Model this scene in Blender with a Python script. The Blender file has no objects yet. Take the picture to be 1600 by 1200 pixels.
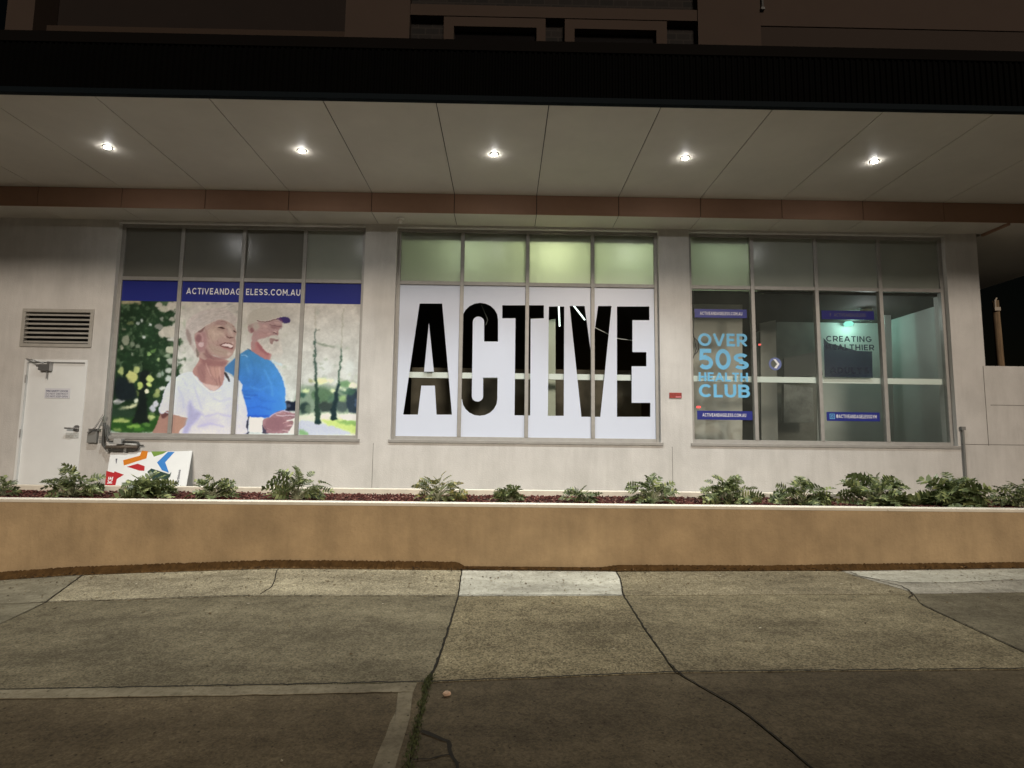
import bpy, bmesh, math, random
import numpy as np
from mathutils import Vector, Matrix, noise as mnoise
random.seed(7); rng=np.random.default_rng(7)
scene=bpy.context.scene
C=scene.collection
R=math.radians
# ---------------------------------------------------------------- camera
FPX=877.6; PITCH=.0992; YAW=.0131; ROLL=.0119       # measured from the photograph; z=0 is eye level
cp,sp=math.cos(PITCH),math.sin(PITCH); cy_,sy_=math.cos(YAW),math.sin(YAW); cr,sr=math.cos(ROLL),math.sin(ROLL)
FW=Vector((sy_*cp,cy_*cp,sp)); R0=Vector((cy_,-sy_,0)); U0=R0.cross(FW)
RT=R0*cr+U0*sr; UP=U0*cr-R0*sr
cam_d=bpy.data.cameras.new('camera'); cam=bpy.data.objects.new('camera',cam_d); C.objects.link(cam)
cam.matrix_world=Matrix((( RT.x,UP.x,-FW.x,0),(RT.y,UP.y,-FW.y,0),(RT.z,UP.z,-FW.z,0),(0,0,0,1)))
cam_d.sensor_width=36; cam_d.lens=FPX/1600*36; cam_d.clip_end=2000; cam_d.clip_start=.05
scene.camera=cam
# ---------------------------------------------------------------- world, night sky
w=bpy.data.worlds.new('World'); scene.world=w; w.use_nodes=True
nt=w.node_tree; bg=nt.nodes['Background']; sky=nt.nodes.new('ShaderNodeTexSky'); sky.sky_type='NISHITA'; sky.sun_disc=False
SUN_EL,SUN_AZ=23,170      # street light arriving from over the camera's right shoulder
sky.sun_elevation=R(2); sky.sun_rotation=R(SUN_AZ)
nt.links.new(sky.outputs[0],bg.inputs[0]); bg.inputs[1].default_value=.0012
sd=bpy.data.lights.new('sun','SUN'); sd.energy=1.62; sd.angle=R(12); sd.color=(1,.86,.72)
so=bpy.data.objects.new('sun',sd); C.objects.link(so)
dv=Vector((math.sin(R(SUN_AZ))*math.cos(R(SUN_EL)),math.cos(R(SUN_AZ))*math.cos(R(SUN_EL)),math.sin(R(SUN_EL))))
so.rotation_euler=dv.to_track_quat('Z','Y').to_euler()
vs=scene.view_settings; vs.view_transform='Standard'; vs.look='None'; vs.gamma=1; vs.exposure=0; vs.use_curve_mapping=False
scene.render.engine='CYCLES'
LAMP_W=440.0; SPILL_W=7.0; LAMP_COL=(.975,1,.965); LENS_E=480
# ---------------------------------------------------------------- measured sizes (metres)
D=8.437            # front of the window frames
WF=D-.07           # face of the wall
YF=5.6; YB=7.887; HS=3.556; HL=3.27
X0=-.768; PN=1.2
YK=6.4; ZK=-.716
WALK=-.87
ZT=3.235; ZM=2.385; ZB=-.011
WIN=[(-5.904,3.743),(-1.680,4.02),(2.812,3.993)]
def ray(u,v): return FW+RT*((u-800)/FPX)+UP*((600-v)/FPX)
def aty(u,v,y): d=ray(u,v); return d*(y/d.y)
def atz(u,v,z): d=ray(u,v); return d*(z/d.z)
def atplane(u,v,p,n): d=ray(u,v); return d*(p.dot(n)/d.dot(n))
# ---------------------------------------------------------------- helpers
def lin(c): 
    return tuple(((x/255)/12.92 if x/255<=.04045 else ((x/255+.055)/1.055)**2.4) for x in c)
def mat(name,col,rough=.8,metal=0,var=.0,scale=3.,bump=0.,bscale=60.,spec=.3,stretch=None,streak=0.,coat=0):
    m=bpy.data.materials.new(name); m.use_nodes=True; n=m.node_tree; b=n.nodes['Principled BSDF']
    b.inputs['Roughness'].default_value=rough; b.inputs['Metallic'].default_value=metal
    b.inputs['Specular IOR Level'].default_value=spec; b.inputs['Base Color'].default_value=(*col,1)
    if coat: b.inputs['Coat Weight'].default_value=coat
    tc=n.nodes.new('ShaderNodeTexCoord')
    src=tc.outputs['Object']
    if stretch:
        mp=n.nodes.new('ShaderNodeMapping'); mp.inputs['Scale'].default_value=stretch; n.links.new(src,mp.inputs[0]); src2=mp.outputs[0]
    else: src2=src
    if var:
        nz=n.nodes.new('ShaderNodeTexNoise'); nz.inputs['Scale'].default_value=scale; nz.inputs['Detail'].default_value=8; nz.inputs['Roughness'].default_value=.62
        n.links.new(src2,nz.inputs['Vector'])
        rp=n.nodes.new('ShaderNodeValToRGB'); rp.color_ramp.elements[0].position=.3; rp.color_ramp.elements[1].position=.7
        rp.color_ramp.elements[0].color=(*[x*(1-var) for x in col],1); rp.color_ramp.elements[1].color=(*[min(1,x*(1+var*.6)) for x in col],1)
        n.links.new(nz.outputs['Fac'],rp.inputs[0]); out=rp.outputs[0]
        if streak:
            mp2=n.nodes.new('ShaderNodeMapping'); mp2.inputs['Scale'].default_value=(3.2,3.2,.45); n.links.new(src,mp2.inputs[0])
            n2=n.nodes.new('ShaderNodeTexNoise'); n2.inputs['Scale'].default_value=1.3; n2.inputs['Detail'].default_value=7; n2.inputs['Roughness'].default_value=.7
            n.links.new(mp2.outputs[0],n2.inputs['Vector'])
            r2=n.nodes.new('ShaderNodeValToRGB'); r2.color_ramp.elements[0].position=.38; r2.color_ramp.elements[1].position=.56
            r2.color_ramp.elements[0].color=(1-streak,1-streak,1-streak*1.05,1); r2.color_ramp.elements[1].color=(1,1,1,1)
            n.links.new(n2.outputs['Fac'],r2.inputs[0])
            mx=n.nodes.new('ShaderNodeMix'); mx.data_type='RGBA'; mx.blend_type='MULTIPLY'; mx.inputs['Factor'].default_value=1
            n.links.new(out,mx.inputs['A']); n.links.new(r2.outputs[0],mx.inputs['B']); out=mx.outputs['Result']
        n.links.new(out,b.inputs['Base Color'])
    if bump:
        nb=n.nodes.new('ShaderNodeTexNoise'); nb.inputs['Scale'].default_value=bscale; nb.inputs['Detail'].default_value=6
        n.links.new(src,nb.inputs['Vector']); bp=n.nodes.new('ShaderNodeBump'); bp.inputs['Strength'].default_value=bump; bp.inputs['Distance'].default_value=.01
        n.links.new(nb.outputs['Fac'],bp.inputs['Height']); n.links.new(bp.outputs[0],b.inputs['Normal'])
    return m
def emis(name,col,s):
    m=bpy.data.materials.new(name); m.use_nodes=True; n=m.node_tree; n.nodes.clear()
    e=n.nodes.new('ShaderNodeEmission'); e.inputs[0].default_value=(*col,1); e.inputs[1].default_value=s
    o=n.nodes.new('ShaderNodeOutputMaterial'); n.links.new(e.outputs[0],o.inputs[0]); return m
def glassm(name,tint,rough=0.0,refl=1.0):
    m=bpy.data.materials.new(name); m.use_nodes=True; n=m.node_tree; n.nodes.clear()
    t=n.nodes.new('ShaderNodeBsdfTransparent'); t.inputs[0].default_value=(*tint,1)
    g=n.nodes.new('ShaderNodeBsdfGlossy'); g.inputs['Roughness'].default_value=rough; g.inputs['Color'].default_value=(.9,1,.95,1)
    f=n.nodes.new('ShaderNodeLayerWeight'); f.inputs['Blend'].default_value=.5
    pw=n.nodes.new('ShaderNodeMath'); pw.operation='POWER'; pw.inputs[1].default_value=5; n.links.new(f.outputs['Facing'],pw.inputs[0])
    mu=n.nodes.new('ShaderNodeMath'); mu.operation='MULTIPLY_ADD'; mu.inputs[1].default_value=.9*refl; mu.inputs[2].default_value=.04*refl; n.links.new(pw.outputs[0],mu.inputs[0])
    x=n.nodes.new('ShaderNodeMixShader'); o=n.nodes.new('ShaderNodeOutputMaterial')
    n.links.new(mu.outputs[0],x.inputs[0]); n.links.new(t.outputs[0],x.inputs[1]); n.links.new(g.outputs[0],x.inputs[2]); n.links.new(x.outputs[0],o.inputs[0]); return m
def filmm(name,col,trans,rough=.35,fac=.5,var=0,vcol=None,spec=.4):
    """vinyl film: reflects diffusely and lets some light through"""
    m=bpy.data.materials.new(name); m.use_nodes=True; n=m.node_tree; b=n.nodes['Principled BSDF']; o=n.nodes['Material Output']
    b.inputs['Base Color'].default_value=(*col,1); b.inputs['Roughness'].default_value=rough; b.inputs['Specular IOR Level'].default_value=spec
    t=n.nodes.new('ShaderNodeBsdfTranslucent'); t.inputs[0].default_value=(*trans,1)
    if vcol:
        a=n.nodes.new('ShaderNodeVertexColor'); a.layer_name=vcol
        n.links.new(a.outputs[0],b.inputs['Base Color']); n.links.new(a.outputs[0],t.inputs[0])
    if var:
        nz=n.nodes.new('ShaderNodeTexNoise'); nz.inputs['Scale'].default_value=2.; nz.inputs['Detail'].default_value=6
        tc=n.nodes.new('ShaderNodeTexCoord'); n.links.new(tc.outputs['Object'],nz.inputs['Vector'])
        rp=n.nodes.new('ShaderNodeValToRGB'); rp.color_ramp.elements[0].position=.3; rp.color_ramp.elements[1].position=.7
        rp.color_ramp.elements[0].color=(*[x*(1-var) for x in col],1); rp.color_ramp.elements[1].color=(*col,1)
        n.links.new(nz.outputs['Fac'],rp.inputs[0]); n.links.new(rp.outputs[0],b.inputs['Base Color'])
    x=n.nodes.new('ShaderNodeMixShader'); x.inputs[0].default_value=fac
    n.links.new(b.outputs[0],x.inputs[1]); n.links.new(t.outputs[0],x.inputs[2]); n.links.new(x.outputs[0],o.inputs[0]); return m
def tag(o,label=None,cat=None,group=None,kind=None):
    if label: o['label']=label
    if cat: o['category']=cat
    if group: o['group']=group
    if kind: o['kind']=kind
    return o
def thing(name,loc,label,cat,group=None):
    o=bpy.data.objects.new(name,None); C.objects.link(o); o.location=loc; o.empty_display_size=.1
    return tag(o,label,cat,group)
def wloc(o):
    v=Vector((0,0,0))
    while o is not None: v=v+o.location; o=o.parent
    return v
def stroke_text(body,to3d,box,sw=.17,gap=.16,thick=.0006):
    """bold geometric capitals drawn as strokes, fitted into box"""
    def A(cx,cy,rx,ry,a0,a1,n=14): return [(cx+rx*math.cos(R(a0+(a1-a0)*i/n)),cy+ry*math.sin(R(a0+(a1-a0)*i/n))) for i in range(n+1)]
    h=sw/2; t=1-h; b=h; m=.5
    G={'A':(.86,[[(h*.7,0),(.43,1)],[(.43,1),(.86-h*.7,0)],[(.2,.3),(.66,.3)]]),'B':(.72,[[(h,0),(h,1)],[(h,t),(.40,t)]+A(.42,(t+.52)/2,.20,(t-.52)/2,90,-90)[1:]+[(h,.52)],[(h,.52),(.42,.52)]+A(.44,(b+.52)/2,.22,(.52-b)/2,90,-90)[1:]+[(h,b)]]),
     'C':(.84,[A(.46,.5,.46-h,.5-h,42,318,22)]),'D':(.80,[[(h,0),(h,1)],[(h,t),(.34,t)]+A(.34,.5,.46-h,.5-h,90,-90,16)[1:]+[(h,b)]]),
     'E':(.62,[[(h,0),(h,1)],[(h,t),(.60,t)],[(h,m),(.55,m)],[(h,b),(.62,b)]]),'G':(.88,[A(.46,.5,.46-h,.5-h,42,345,24)+[(.86-h,.44),(.5,.44)]]),'H':(.76,[[(h,0),(h,1)],[(.76-h,0),(.76-h,1)],[(h,m),(.76-h,m)]]),
     'I':(sw,[[(h,0),(h,1)]]),'L':(.58,[[(h,0),(h,1)],[(h,b),(.58,b)]]),'M':(.9,[[(h,0),(h,1)],[(.9-h,0),(.9-h,1)],[(h,1),(.45,.3)],[(.45,.3),(.9-h,1)]]),'N':(.78,[[(h,0),(h,1)],[(.78-h,0),(.78-h,1)],[(h,1),(.78-h,0)]]),
     'O':(.98,[A(.49,.5,.49-h,.5-h,0,360,28)]),'0':(.80,[A(.40,.5,.40-h,.5-h,0,360,28)]),'R':(.74,[[(h,0),(h,1)],[(h,t),(.42,t)]+A(.44,.66,.23,t-.66,90,-90)[1:]+[(h,.66-(t-.66))],[(.40,.34),(.70,0)]]),
     'S':(.70,[A(.36,.72,.27,.28-h,25,270,14)[:]+A(.36,.28,.27,.22-h*.55,90,-155,14)]),'5':(.74,[[(.66,t),(.16,t),(.13,.55),(.34,.60)]+A(.36,.33,.38-h,.33-h*1.0,90,-150,16)]),
     'T':(.70,[[(.35,0),(.35,1)],[(0,t),(.70,t)]]),'U':(.76,[[(h,1),(h,.38)]+A(.38,.38,.38-h,.38-h,180,360,16)+[(.76-h,1)]]),'V':(.86,[[(h*.7,1),(.43,0)],[(.43,0),(.86-h*.7,1)]]),'Y':(.8,[[(h*.7,1),(.40,.42)],[(.8-h*.7,1),(.40,.42)],[(.40,.46),(.40,0)]]),
     '.':(sw,[[(h,0),(h,sw)]]),'@':(1.0,[A(.5,.5,.5-h*.6,.5-h*.6,-40,300,22),A(.5,.5,.2,.2,0,360,14)]),'F':(.6,[[(h,0),(h,1)],[(h,t),(.6,t)],[(h,m),(.5,m)]]),' ':(.35,[])}
    x=0; S_=[]
    for ch in body:
        wd,st=G[ch]
        for q in st: S_.append([(x+px,py) for px,py in q])
        x+=wd+gap
    tot=x-gap; x0,z0,x1,z1=box; mb=MB()
    for k,q in enumerate(S_):
        cl=abs(q[0][0]-q[-1][0])+abs(q[0][1]-q[-1][1])<1e-6 and len(q)>4; n=len(q); Lh=[]; Rh=[]
        for i,(px,py) in enumerate(q):
            a=q[i-1] if i>0 else (q[-2] if cl else q[0]); c=q[i+1] if i<n-1 else (q[1] if cl else q[-1])
            d1=Vector((px-a[0],py-a[1])); d2=Vector((c[0]-px,c[1]-py))
            if d1.length<1e-9: d1=d2
            if d2.length<1e-9: d2=d1
            d1.normalize(); d2.normalize(); tt=d1+d2
            if tt.length<1e-6: tt=d1
            tt.normalize(); nn=Vector((-tt.y,tt.x)); f=min(1.6,1/max(.3,nn.dot(Vector((-d1.y,d1.x)))))
            Lh.append((px+nn.x*h*f,py+nn.y*h*f)); Rh.append((px-nn.x*h*f,py-nn.y*h*f))
        z=thick*(1+.12*(k%6)); b0=len(mb.v)
        for (a,b_),(c,d) in zip(Lh,Rh):
            for p,r in ((a,b_),(c,d)): mb.v.append(to3d(x0+p/tot*(x1-x0),z0+min(1.0,max(0.0,r))*(z1-z0),z))
        for i in range(n-1): mb.f.append((b0+2*i,b0+2*i+1,b0+2*i+3,b0+2*i+2))
    return mb
class MB:
    def __init__(s): s.v=[]; s.f=[]
    def add(s,vs,fs):
        b=len(s.v); s.v+= [tuple(p) for p in vs]; s.f+= [tuple(b+i for i in f) for f in fs]; return s
    def box(s,a,b):
        x0,y0,z0=a; x1,y1,z1=b
        return s.add([(x0,y0,z0),(x1,y0,z0),(x1,y1,z0),(x0,y1,z0),(x0,y0,z1),(x1,y0,z1),(x1,y1,z1),(x0,y1,z1)],
            [(0,3,2,1),(4,5,6,7),(0,1,5,4),(1,2,6,5),(2,3,7,6),(3,0,4,7)])
    def prism(s,pts,off):
        """polygon pts (3d) extruded by vector off"""
        n=len(pts); off=Vector(off); q=[Vector(p) for p in pts]
        return s.add(q+[p+off for p in q],[tuple(range(n))[::-1],tuple(range(n,2*n))]+[(i,(i+1)%n,(i+1)%n+n,i+n) for i in range(n)])
    def tube(s,path,r,seg=8,cap=True):
        P=[Vector(p) for p in path]; n=len(P); rr=r if isinstance(r,(list,tuple)) else [r]*n
        b=len(s.v); up=None
        for i,p in enumerate(P):
            t=(P[min(i+1,n-1)]-P[max(i-1,0)]).normalized()
            if up is None: up=t.orthogonal().normalized()
            up=(up-t*up.dot(t)).normalized(); si=t.cross(up)
            for k in range(seg):
                a=2*math.pi*k/seg; s.v.append(tuple(p+up*math.cos(a)*rr[i]+si*math.sin(a)*rr[i]))
        for i in range(n-1):
            for k in range(seg):
                k2=(k+1)%seg; s.f.append((b+i*seg+k,b+i*seg+k2,b+(i+1)*seg+k2,b+(i+1)*seg+k))
        if cap: s.f.append(tuple(b+k for k in range(seg))[::-1]); s.f.append(tuple(b+(n-1)*seg+k for k in range(seg)))
        return s
    def lathe(s,c,prof,seg=24):
        """prof: list of (r,z) round the vertical through c"""
        b=len(s.v)
        for r,z in prof:
            for k in range(seg):
                a=2*math.pi*k/seg; s.v.append((c[0]+r*math.cos(a),c[1]+r*math.sin(a),c[2]+z))
        for i in range(len(prof)-1):
            for k in range(seg):
                k2=(k+1)%seg; s.f.append((b+i*seg+k,b+i*seg+k2,b+(i+1)*seg+k2,b+(i+1)*seg+k))
        return s
    def build(s,name,m,parent=None,smooth=False,bevel=0,kind=None):
        me=bpy.data.meshes.new(name); off=wloc(parent) if parent is not None else Vector((0,0,0))
        me.from_pydata([(a-off.x,b-off.y,c-off.z) for a,b,c in s.v],[],s.f); me.update()
        if m is not None: me.materials.append(m)
        if smooth: me.polygons.foreach_set('use_smooth',[True]*len(me.polygons))
        o=bpy.data.objects.new(name,me); C.objects.link(o); o.parent=parent
        if bevel:
            bv=o.modifiers.new('bevel','BEVEL'); bv.width=bevel; bv.segments=2; bv.limit_method='ANGLE'; bv.angle_limit=R(40)
        if kind: o['kind']=kind
        return o
def B(a,b): return MB().box(a,b)
dg=lambda: bpy.context.evaluated_depsgraph_get()
def curve_to_mb(cu,keep=False):
    o=bpy.data.objects.new('tmp_outline',cu); C.objects.link(o); bpy.context.view_layer.update()
    me=bpy.data.meshes.new_from_object(o.evaluated_get(dg()))
    vs=[tuple(v.co) for v in me.vertices]; fs=[tuple(p.vertices) for p in me.polygons]
    bpy.data.objects.remove(o); bpy.data.curves.remove(cu); bpy.data.meshes.remove(me)
    return vs,fs
def outline_mb(loops,thick,to3d):
    """filled 2D loops with holes -> thin solid; to3d maps (x,y,z) to a point"""
    cu=bpy.data.curves.new('outline','CURVE'); cu.dimensions='2D'; cu.fill_mode='BOTH'; cu.extrude=thick/2
    for lp in loops:
        sp_=cu.splines.new('POLY'); sp_.points.add(len(lp)-1); sp_.use_cyclic_u=True
        for p,(x,y) in zip(sp_.points,lp): p.co=(x,y,0,1)
    vs,fs=curve_to_mb(cu); return MB().add([to3d(*v) for v in vs],fs)
def text_mb(body,to3d,box,thick=.0006,bold=.0,align=None,spacing=1.0):
    """box=(x0,y0,x1,y1) the letters are fitted into; to3d maps (x,y,z)"""
    cu=bpy.data.curves.new('letters','FONT'); cu.body=body; cu.size=1; cu.offset=bold; cu.extrude=.001; cu.fill_mode='BOTH'; cu.space_character=spacing; cu.resolution_u=4
    vs,fs=curve_to_mb(cu); A=np.array(vs); mn,mx=A.min(0),A.max(0)
    x0,y0,x1,y1=box
    out=[]
    for v in A:
        out.append(to3d(x0+(v[0]-mn[0])/(mx[0]-mn[0])*(x1-x0), y0+(v[1]-mn[1])/(mx[1]-mn[1])*(y1-y0), (v[2]/.001)*thick/2))
    return MB().add(out,fs)
# ---------------------------------------------------------------- materials
M_wall=mat('painted_render',(.62,.605,.58),.85,var=.10,scale=2.2,bump=.35,bscale=60,streak=.09)
M_soffit=mat('soffit_sheet',(.52,.485,.425),.6,var=.09,scale=1.2)
M_bulk=mat('tan_fascia_sheet',(.30,.175,.115),.7,var=.08,scale=3)
M_black=mat('black_metal',(.012,.012,.012),.6)
M_corr=mat('dark_corrugated_steel',(.0012,.0012,.001),.8,metal=.0,var=.2,scale=4,spec=.03)
M_trim=mat('slate_blue_trim',(.005,.008,.010),.7,spec=.05)
M_alu=mat('anodised_aluminium',(.36,.35,.33),.5,metal=.25,var=.12,scale=9,spec=.4)
M_door=mat('white_door_paint',(.78,.80,.80),.5,var=.05,scale=2,bump=.05,bscale=40)
M_tan=mat('tan_masonry_paint',(.49,.355,.205),.85,var=.24,scale=1.7,bump=.8,bscale=35,streak=.10)
M_cap=mat('cream_capping',(.80,.74,.62),.75,var=.12,scale=6,bump=.2)
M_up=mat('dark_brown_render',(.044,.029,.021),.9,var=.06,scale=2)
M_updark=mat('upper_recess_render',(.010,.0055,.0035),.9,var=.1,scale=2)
M_brick=None
M_green=mat('soil',(.05,.03,.02),.95,var=.3,scale=20,bump=.6)
M_glass_haze=None
M_glass=glassm('window_glass',(.98,.99,.985),0,1.0)
M_glass_haze=glassm('hazy_window_glass',(.96,.975,.965),0,1.0)
_n=M_glass_haze.node_tree; _o=[q for q in _n.nodes if q.type=='OUTPUT_MATERIAL'][0]; _s=_o.inputs[0].links[0].from_socket
_d=_n.nodes.new('ShaderNodeBsdfDiffuse'); _d.inputs[0].default_value=(.52,.56,.50,1); _x=_n.nodes.new('ShaderNodeMixShader')  # grey diffuse mixed in stands for the haze of reflections on the pane
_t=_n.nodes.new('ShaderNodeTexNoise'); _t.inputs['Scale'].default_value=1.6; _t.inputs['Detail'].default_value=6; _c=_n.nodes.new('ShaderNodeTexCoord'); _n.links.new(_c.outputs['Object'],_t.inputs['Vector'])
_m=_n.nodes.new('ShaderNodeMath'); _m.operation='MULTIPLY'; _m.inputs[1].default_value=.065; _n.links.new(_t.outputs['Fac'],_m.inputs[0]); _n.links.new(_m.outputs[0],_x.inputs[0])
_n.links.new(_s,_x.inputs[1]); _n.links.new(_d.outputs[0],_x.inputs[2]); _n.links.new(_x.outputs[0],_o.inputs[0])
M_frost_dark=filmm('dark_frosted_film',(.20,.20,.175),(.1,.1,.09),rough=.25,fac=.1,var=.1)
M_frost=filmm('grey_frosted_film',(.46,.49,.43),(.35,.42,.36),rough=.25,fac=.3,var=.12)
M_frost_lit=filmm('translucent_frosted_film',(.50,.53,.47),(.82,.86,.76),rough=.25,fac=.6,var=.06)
M_white_film=filmm('white_vinyl_film',(.74,.80,.94),(.8,.85,.9),rough=.25,fac=.10)
M_blue=filmm('royal_blue_vinyl',(.030,.040,.26),(.03,.04,.25),rough=.3,fac=.1)
M_navy=filmm('navy_vinyl',(.020,.022,.16),(.02,.02,.1),rough=.3,fac=.1)
M_lb=filmm('sky_blue_vinyl',(.20,.56,.88),(.2,.5,.8),rough=.3,fac=.1)
M_wt=mat('white_lettering',(.8,.8,.82),.5)
M_grey_l=mat('grey_lettering',(.10,.10,.13),.5)
M_sign=mat('white_sign_board',(.78,.80,.80),.35,var=.03,scale=6)
M_red=mat('red_print',(.45,.03,.035),.4); M_orange=mat('orange_print',(.62,.20,.02),.4); M_grn=mat('green_print',(.18,.30,.06),.4); M_blu=mat('blue_print',(.05,.22,.58),.4)
M_olive=mat('dark_teal_print',(.03,.06,.05),.4)
M_steel=mat('brushed_steel',(.42,.42,.42),.35,metal=.8)
M_dsteel=mat('dark_painted_pipe',(.07,.07,.065),.5)
M_conduit=mat('grey_conduit',(.22,.22,.21),.55)
M_plaque=mat('red_plaque',(.33,.05,.04),.5,var=.4,scale=30)
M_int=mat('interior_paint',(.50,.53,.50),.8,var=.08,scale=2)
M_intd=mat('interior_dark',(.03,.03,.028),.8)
M_intf=mat('interior_floor',(.10,.11,.11),.5,var=.2,scale=3)
M_rail=mat('pale_rail',(.86,.92,.88),.5)
def soil(): pass
# brick with a brick texture
def brickmat():
    m=mat('dark_brick',(.05,.04,.035),.9); n=m.node_tree; b=n.nodes['Principled BSDF']
    t=n.nodes.new('ShaderNodeTexBrick'); t.inputs['Color1'].default_value=(.016,.012,.010,1); t.inputs['Color2'].default_value=(.009,.008,.007,1); t.inputs['Mortar'].default_value=(.022,.018,.015,1)
    t.inputs['Scale'].default_value=2.2; t.inputs['Mortar Size'].default_value=.02
    tc=n.nodes.new('ShaderNodeTexCoord'); mp=n.nodes.new('ShaderNodeMapping'); mp.inputs['Rotation'].default_value=(R(90),0,0)
    n.links.new(tc.outputs['Object'],mp.inputs[0]); n.links.new(mp.outputs[0],t.inputs['Vector']); n.links.new(t.outputs[0],b.inputs['Base Color']); return m
M_brick=brickmat()
# ---------------------------------------------------------------- ground and pavement
FX=[-20,-5.49,-4.73,-3.97,-2.5,0,1.35,4,5.86,20]; FS=[-.45,-.15,-.09,-.056,.005,.002,.004,.034,.078,.3]
def gz(x,y):
    s=float(np.interp(x,FX,FS)); pl=.0183*x
    t=min(1,max(0,(y-3.8)/2.6)); 
    return -1.674+.0379*y+pl*(1-t)+s*t
gb=MB(); xs=[-14+i*1.0 for i in range(29)]; ys=[-4+j*.8 for j in range(14)]
for y in ys:
    for x in xs: gb.v.append((x,min(y,6.4),gz(x,min(y,6.4))-.035))
nx=len(xs)
for j in range(len(ys)-1):
    for i in range(nx-1): gb.f.append((j*nx+i,j*nx+i+1,(j+1)*nx+i+1,(j+1)*nx+i))
tag(gb.build('subgrade_ground',M_green),kind='structure').name='ground_under_pavement'
tag(MB().add([(-300,-300,-2.3),(300,-300,-2.3),(300,300,-2.3),(-300,300,-2.3)],[(0,1,2,3)]).build('ground',mat('asphalt_ground',(.04,.04,.04),.9,var=.2,scale=2)),kind='structure')
tag(B((-14,-14,-2.1),(14,-4,-1.86)).build('road',mat('asphalt',(.045,.045,.045),.85,var=.25,scale=8,bump=.4)),kind='structure')
def pave_mat():
    m=mat('weathered_concrete',(.3,.28,.24),.92,spec=.2); n=m.node_tree; L=n.links; b=n.nodes['Principled BSDF']
    a=n.nodes.new('ShaderNodeVertexColor'); a.layer_name='tone'
    g=n.nodes.new('ShaderNodeAttribute'); g.attribute_name='agg'
    tc=n.nodes.new('ShaderNodeTexCoord')
    def nz(sc,det=8,rough=.6,vec=None):
        t=n.nodes.new('ShaderNodeTexNoise'); t.inputs['Scale'].default_value=sc; t.inputs['Detail'].default_value=det; t.inputs['Roughness'].default_value=rough; L.new(vec or tc.outputs['Object'],t.inputs['Vector']); return t.outputs['Fac']
    def ramp(src,p0,c0,p1,c1):
        r=n.nodes.new('ShaderNodeValToRGB'); e=r.color_ramp.elements; e[0].position=p0; e[1].position=p1; e[0].color=(*c0,1); e[1].color=(*c1,1); L.new(src,r.inputs[0]); return r.outputs[0]
    def mul(x,y,fac=1.,facsrc=None):
        q=n.nodes.new('ShaderNodeMix'); q.data_type='RGBA'; q.blend_type='MULTIPLY'; q.inputs['Factor'].default_value=fac
        if facsrc is not None: L.new(facsrc,q.inputs['Factor'])
        L.new(x,q.inputs['A']); L.new(y,q.inputs['B']); return q.outputs['Result']
    mp=n.nodes.new('ShaderNodeMapping'); mp.inputs['Scale'].default_value=(.6,1.6,1); L.new(tc.outputs['Object'],mp.inputs[0])
    c=mul(a.outputs[0],ramp(nz(1.3,10,.66,mp.outputs[0]),.32,(.60,.57,.52),.68,(1.28,1.25,1.16)))
    c=mul(c,ramp(nz(7,8,.7),.35,(.80,.79,.77),.62,(1.1,1.1,1.1)))
    c=mul(c,ramp(nz(34,4,.6),.38,(.72,.70,.66),.52,(1.05,1.05,1.05)),.6)
    # exposed aggregate and grit
    v=n.nodes.new('ShaderNodeTexVoronoi'); v.inputs['Scale'].default_value=95; L.new(tc.outputs['Object'],v.inputs['Vector'])
    sp=n.nodes.new('ShaderNodeSeparateColor'); L.new(v.outputs['Color'],sp.inputs[0])
    c=mul(c,ramp(sp.outputs[0],.1,(.35,.33,.30),.9,(1.6,1.56,1.48)),1,g.outputs['Fac'])
    # dark spots
    v2=n.nodes.new('ShaderNodeTexVoronoi'); v2.inputs['Scale'].default_value=14; v2.inputs['Randomness'].default_value=1; L.new(tc.outputs['Object'],v2.inputs['Vector'])
    c=mul(c,ramp(v2.outputs['Distance'],.07,(.25,.23,.2),.12,(1,1,1)),.85)
    L.new(c,b.inputs['Base Color'])
    ad=n.nodes.new('ShaderNodeMath'); ad.operation='ADD'; L.new(nz(120,4),ad.inputs[0])
    mm=n.nodes.new('ShaderNodeMath'); mm.operation='MULTIPLY'; L.new(sp.outputs[0],mm.inputs[0]); L.new(g.outputs['Fac'],mm.inputs[1]); L.new(mm.outputs[0],ad.inputs[1])
    bp=n.nodes.new('ShaderNodeBump'); bp.inputs['Strength'].default_value=.7; bp.inputs['Distance'].default_value=.006; L.new(ad.outputs[0],bp.inputs['Height']); L.new(bp.outputs[0],b.inputs['Normal'])
    return m
M_pave=pave_mat()
def interp(pts): 
    a=sorted(pts); return lambda t:float(np.interp(t,[p[0] for p in a],[p[1] for p in a]))
J=[lambda y:-9.0+.02*y, interp([(6.4,-4.58),(5.4,-4.2),(5.1,-4.16),(3.7,-4.1),(0,-4.1)]), interp([(6.4,-.446),(5.47,-.411),(4.62,-.423),(3.99,-.44),(3.75,-.466),(2.87,-.441),(0,-.43)]),
   interp([(6.4,1.26),(6.03,1.241),(5.53,1.157),(4.58,1.141),(3.85,1.147),(3.36,1.382),(2.82,1.493),(0,1.7)]), interp([(6.4,3.75),(6.13,3.805),(5.56,3.975),(5.18,3.776),(4.1,3.709),(0,3.6)]), lambda y:7.2, lambda y:10.5]
J=[lambda y:-13.9]+J+[lambda y:13.9]
rows=[lambda x:6.395, interp([(-14,5.36),(-4.2,5.413),(-2.3,5.459),(1.13,5.497),(14,5.5)]), interp([(-14,3.7),(-3.1,3.722),(-.47,3.755),(1.15,3.85),(3.4,3.835),(14,3.84)]), lambda x:1.9, lambda x:.0, lambda x:-1.9, lambda x:-3.9]
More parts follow.
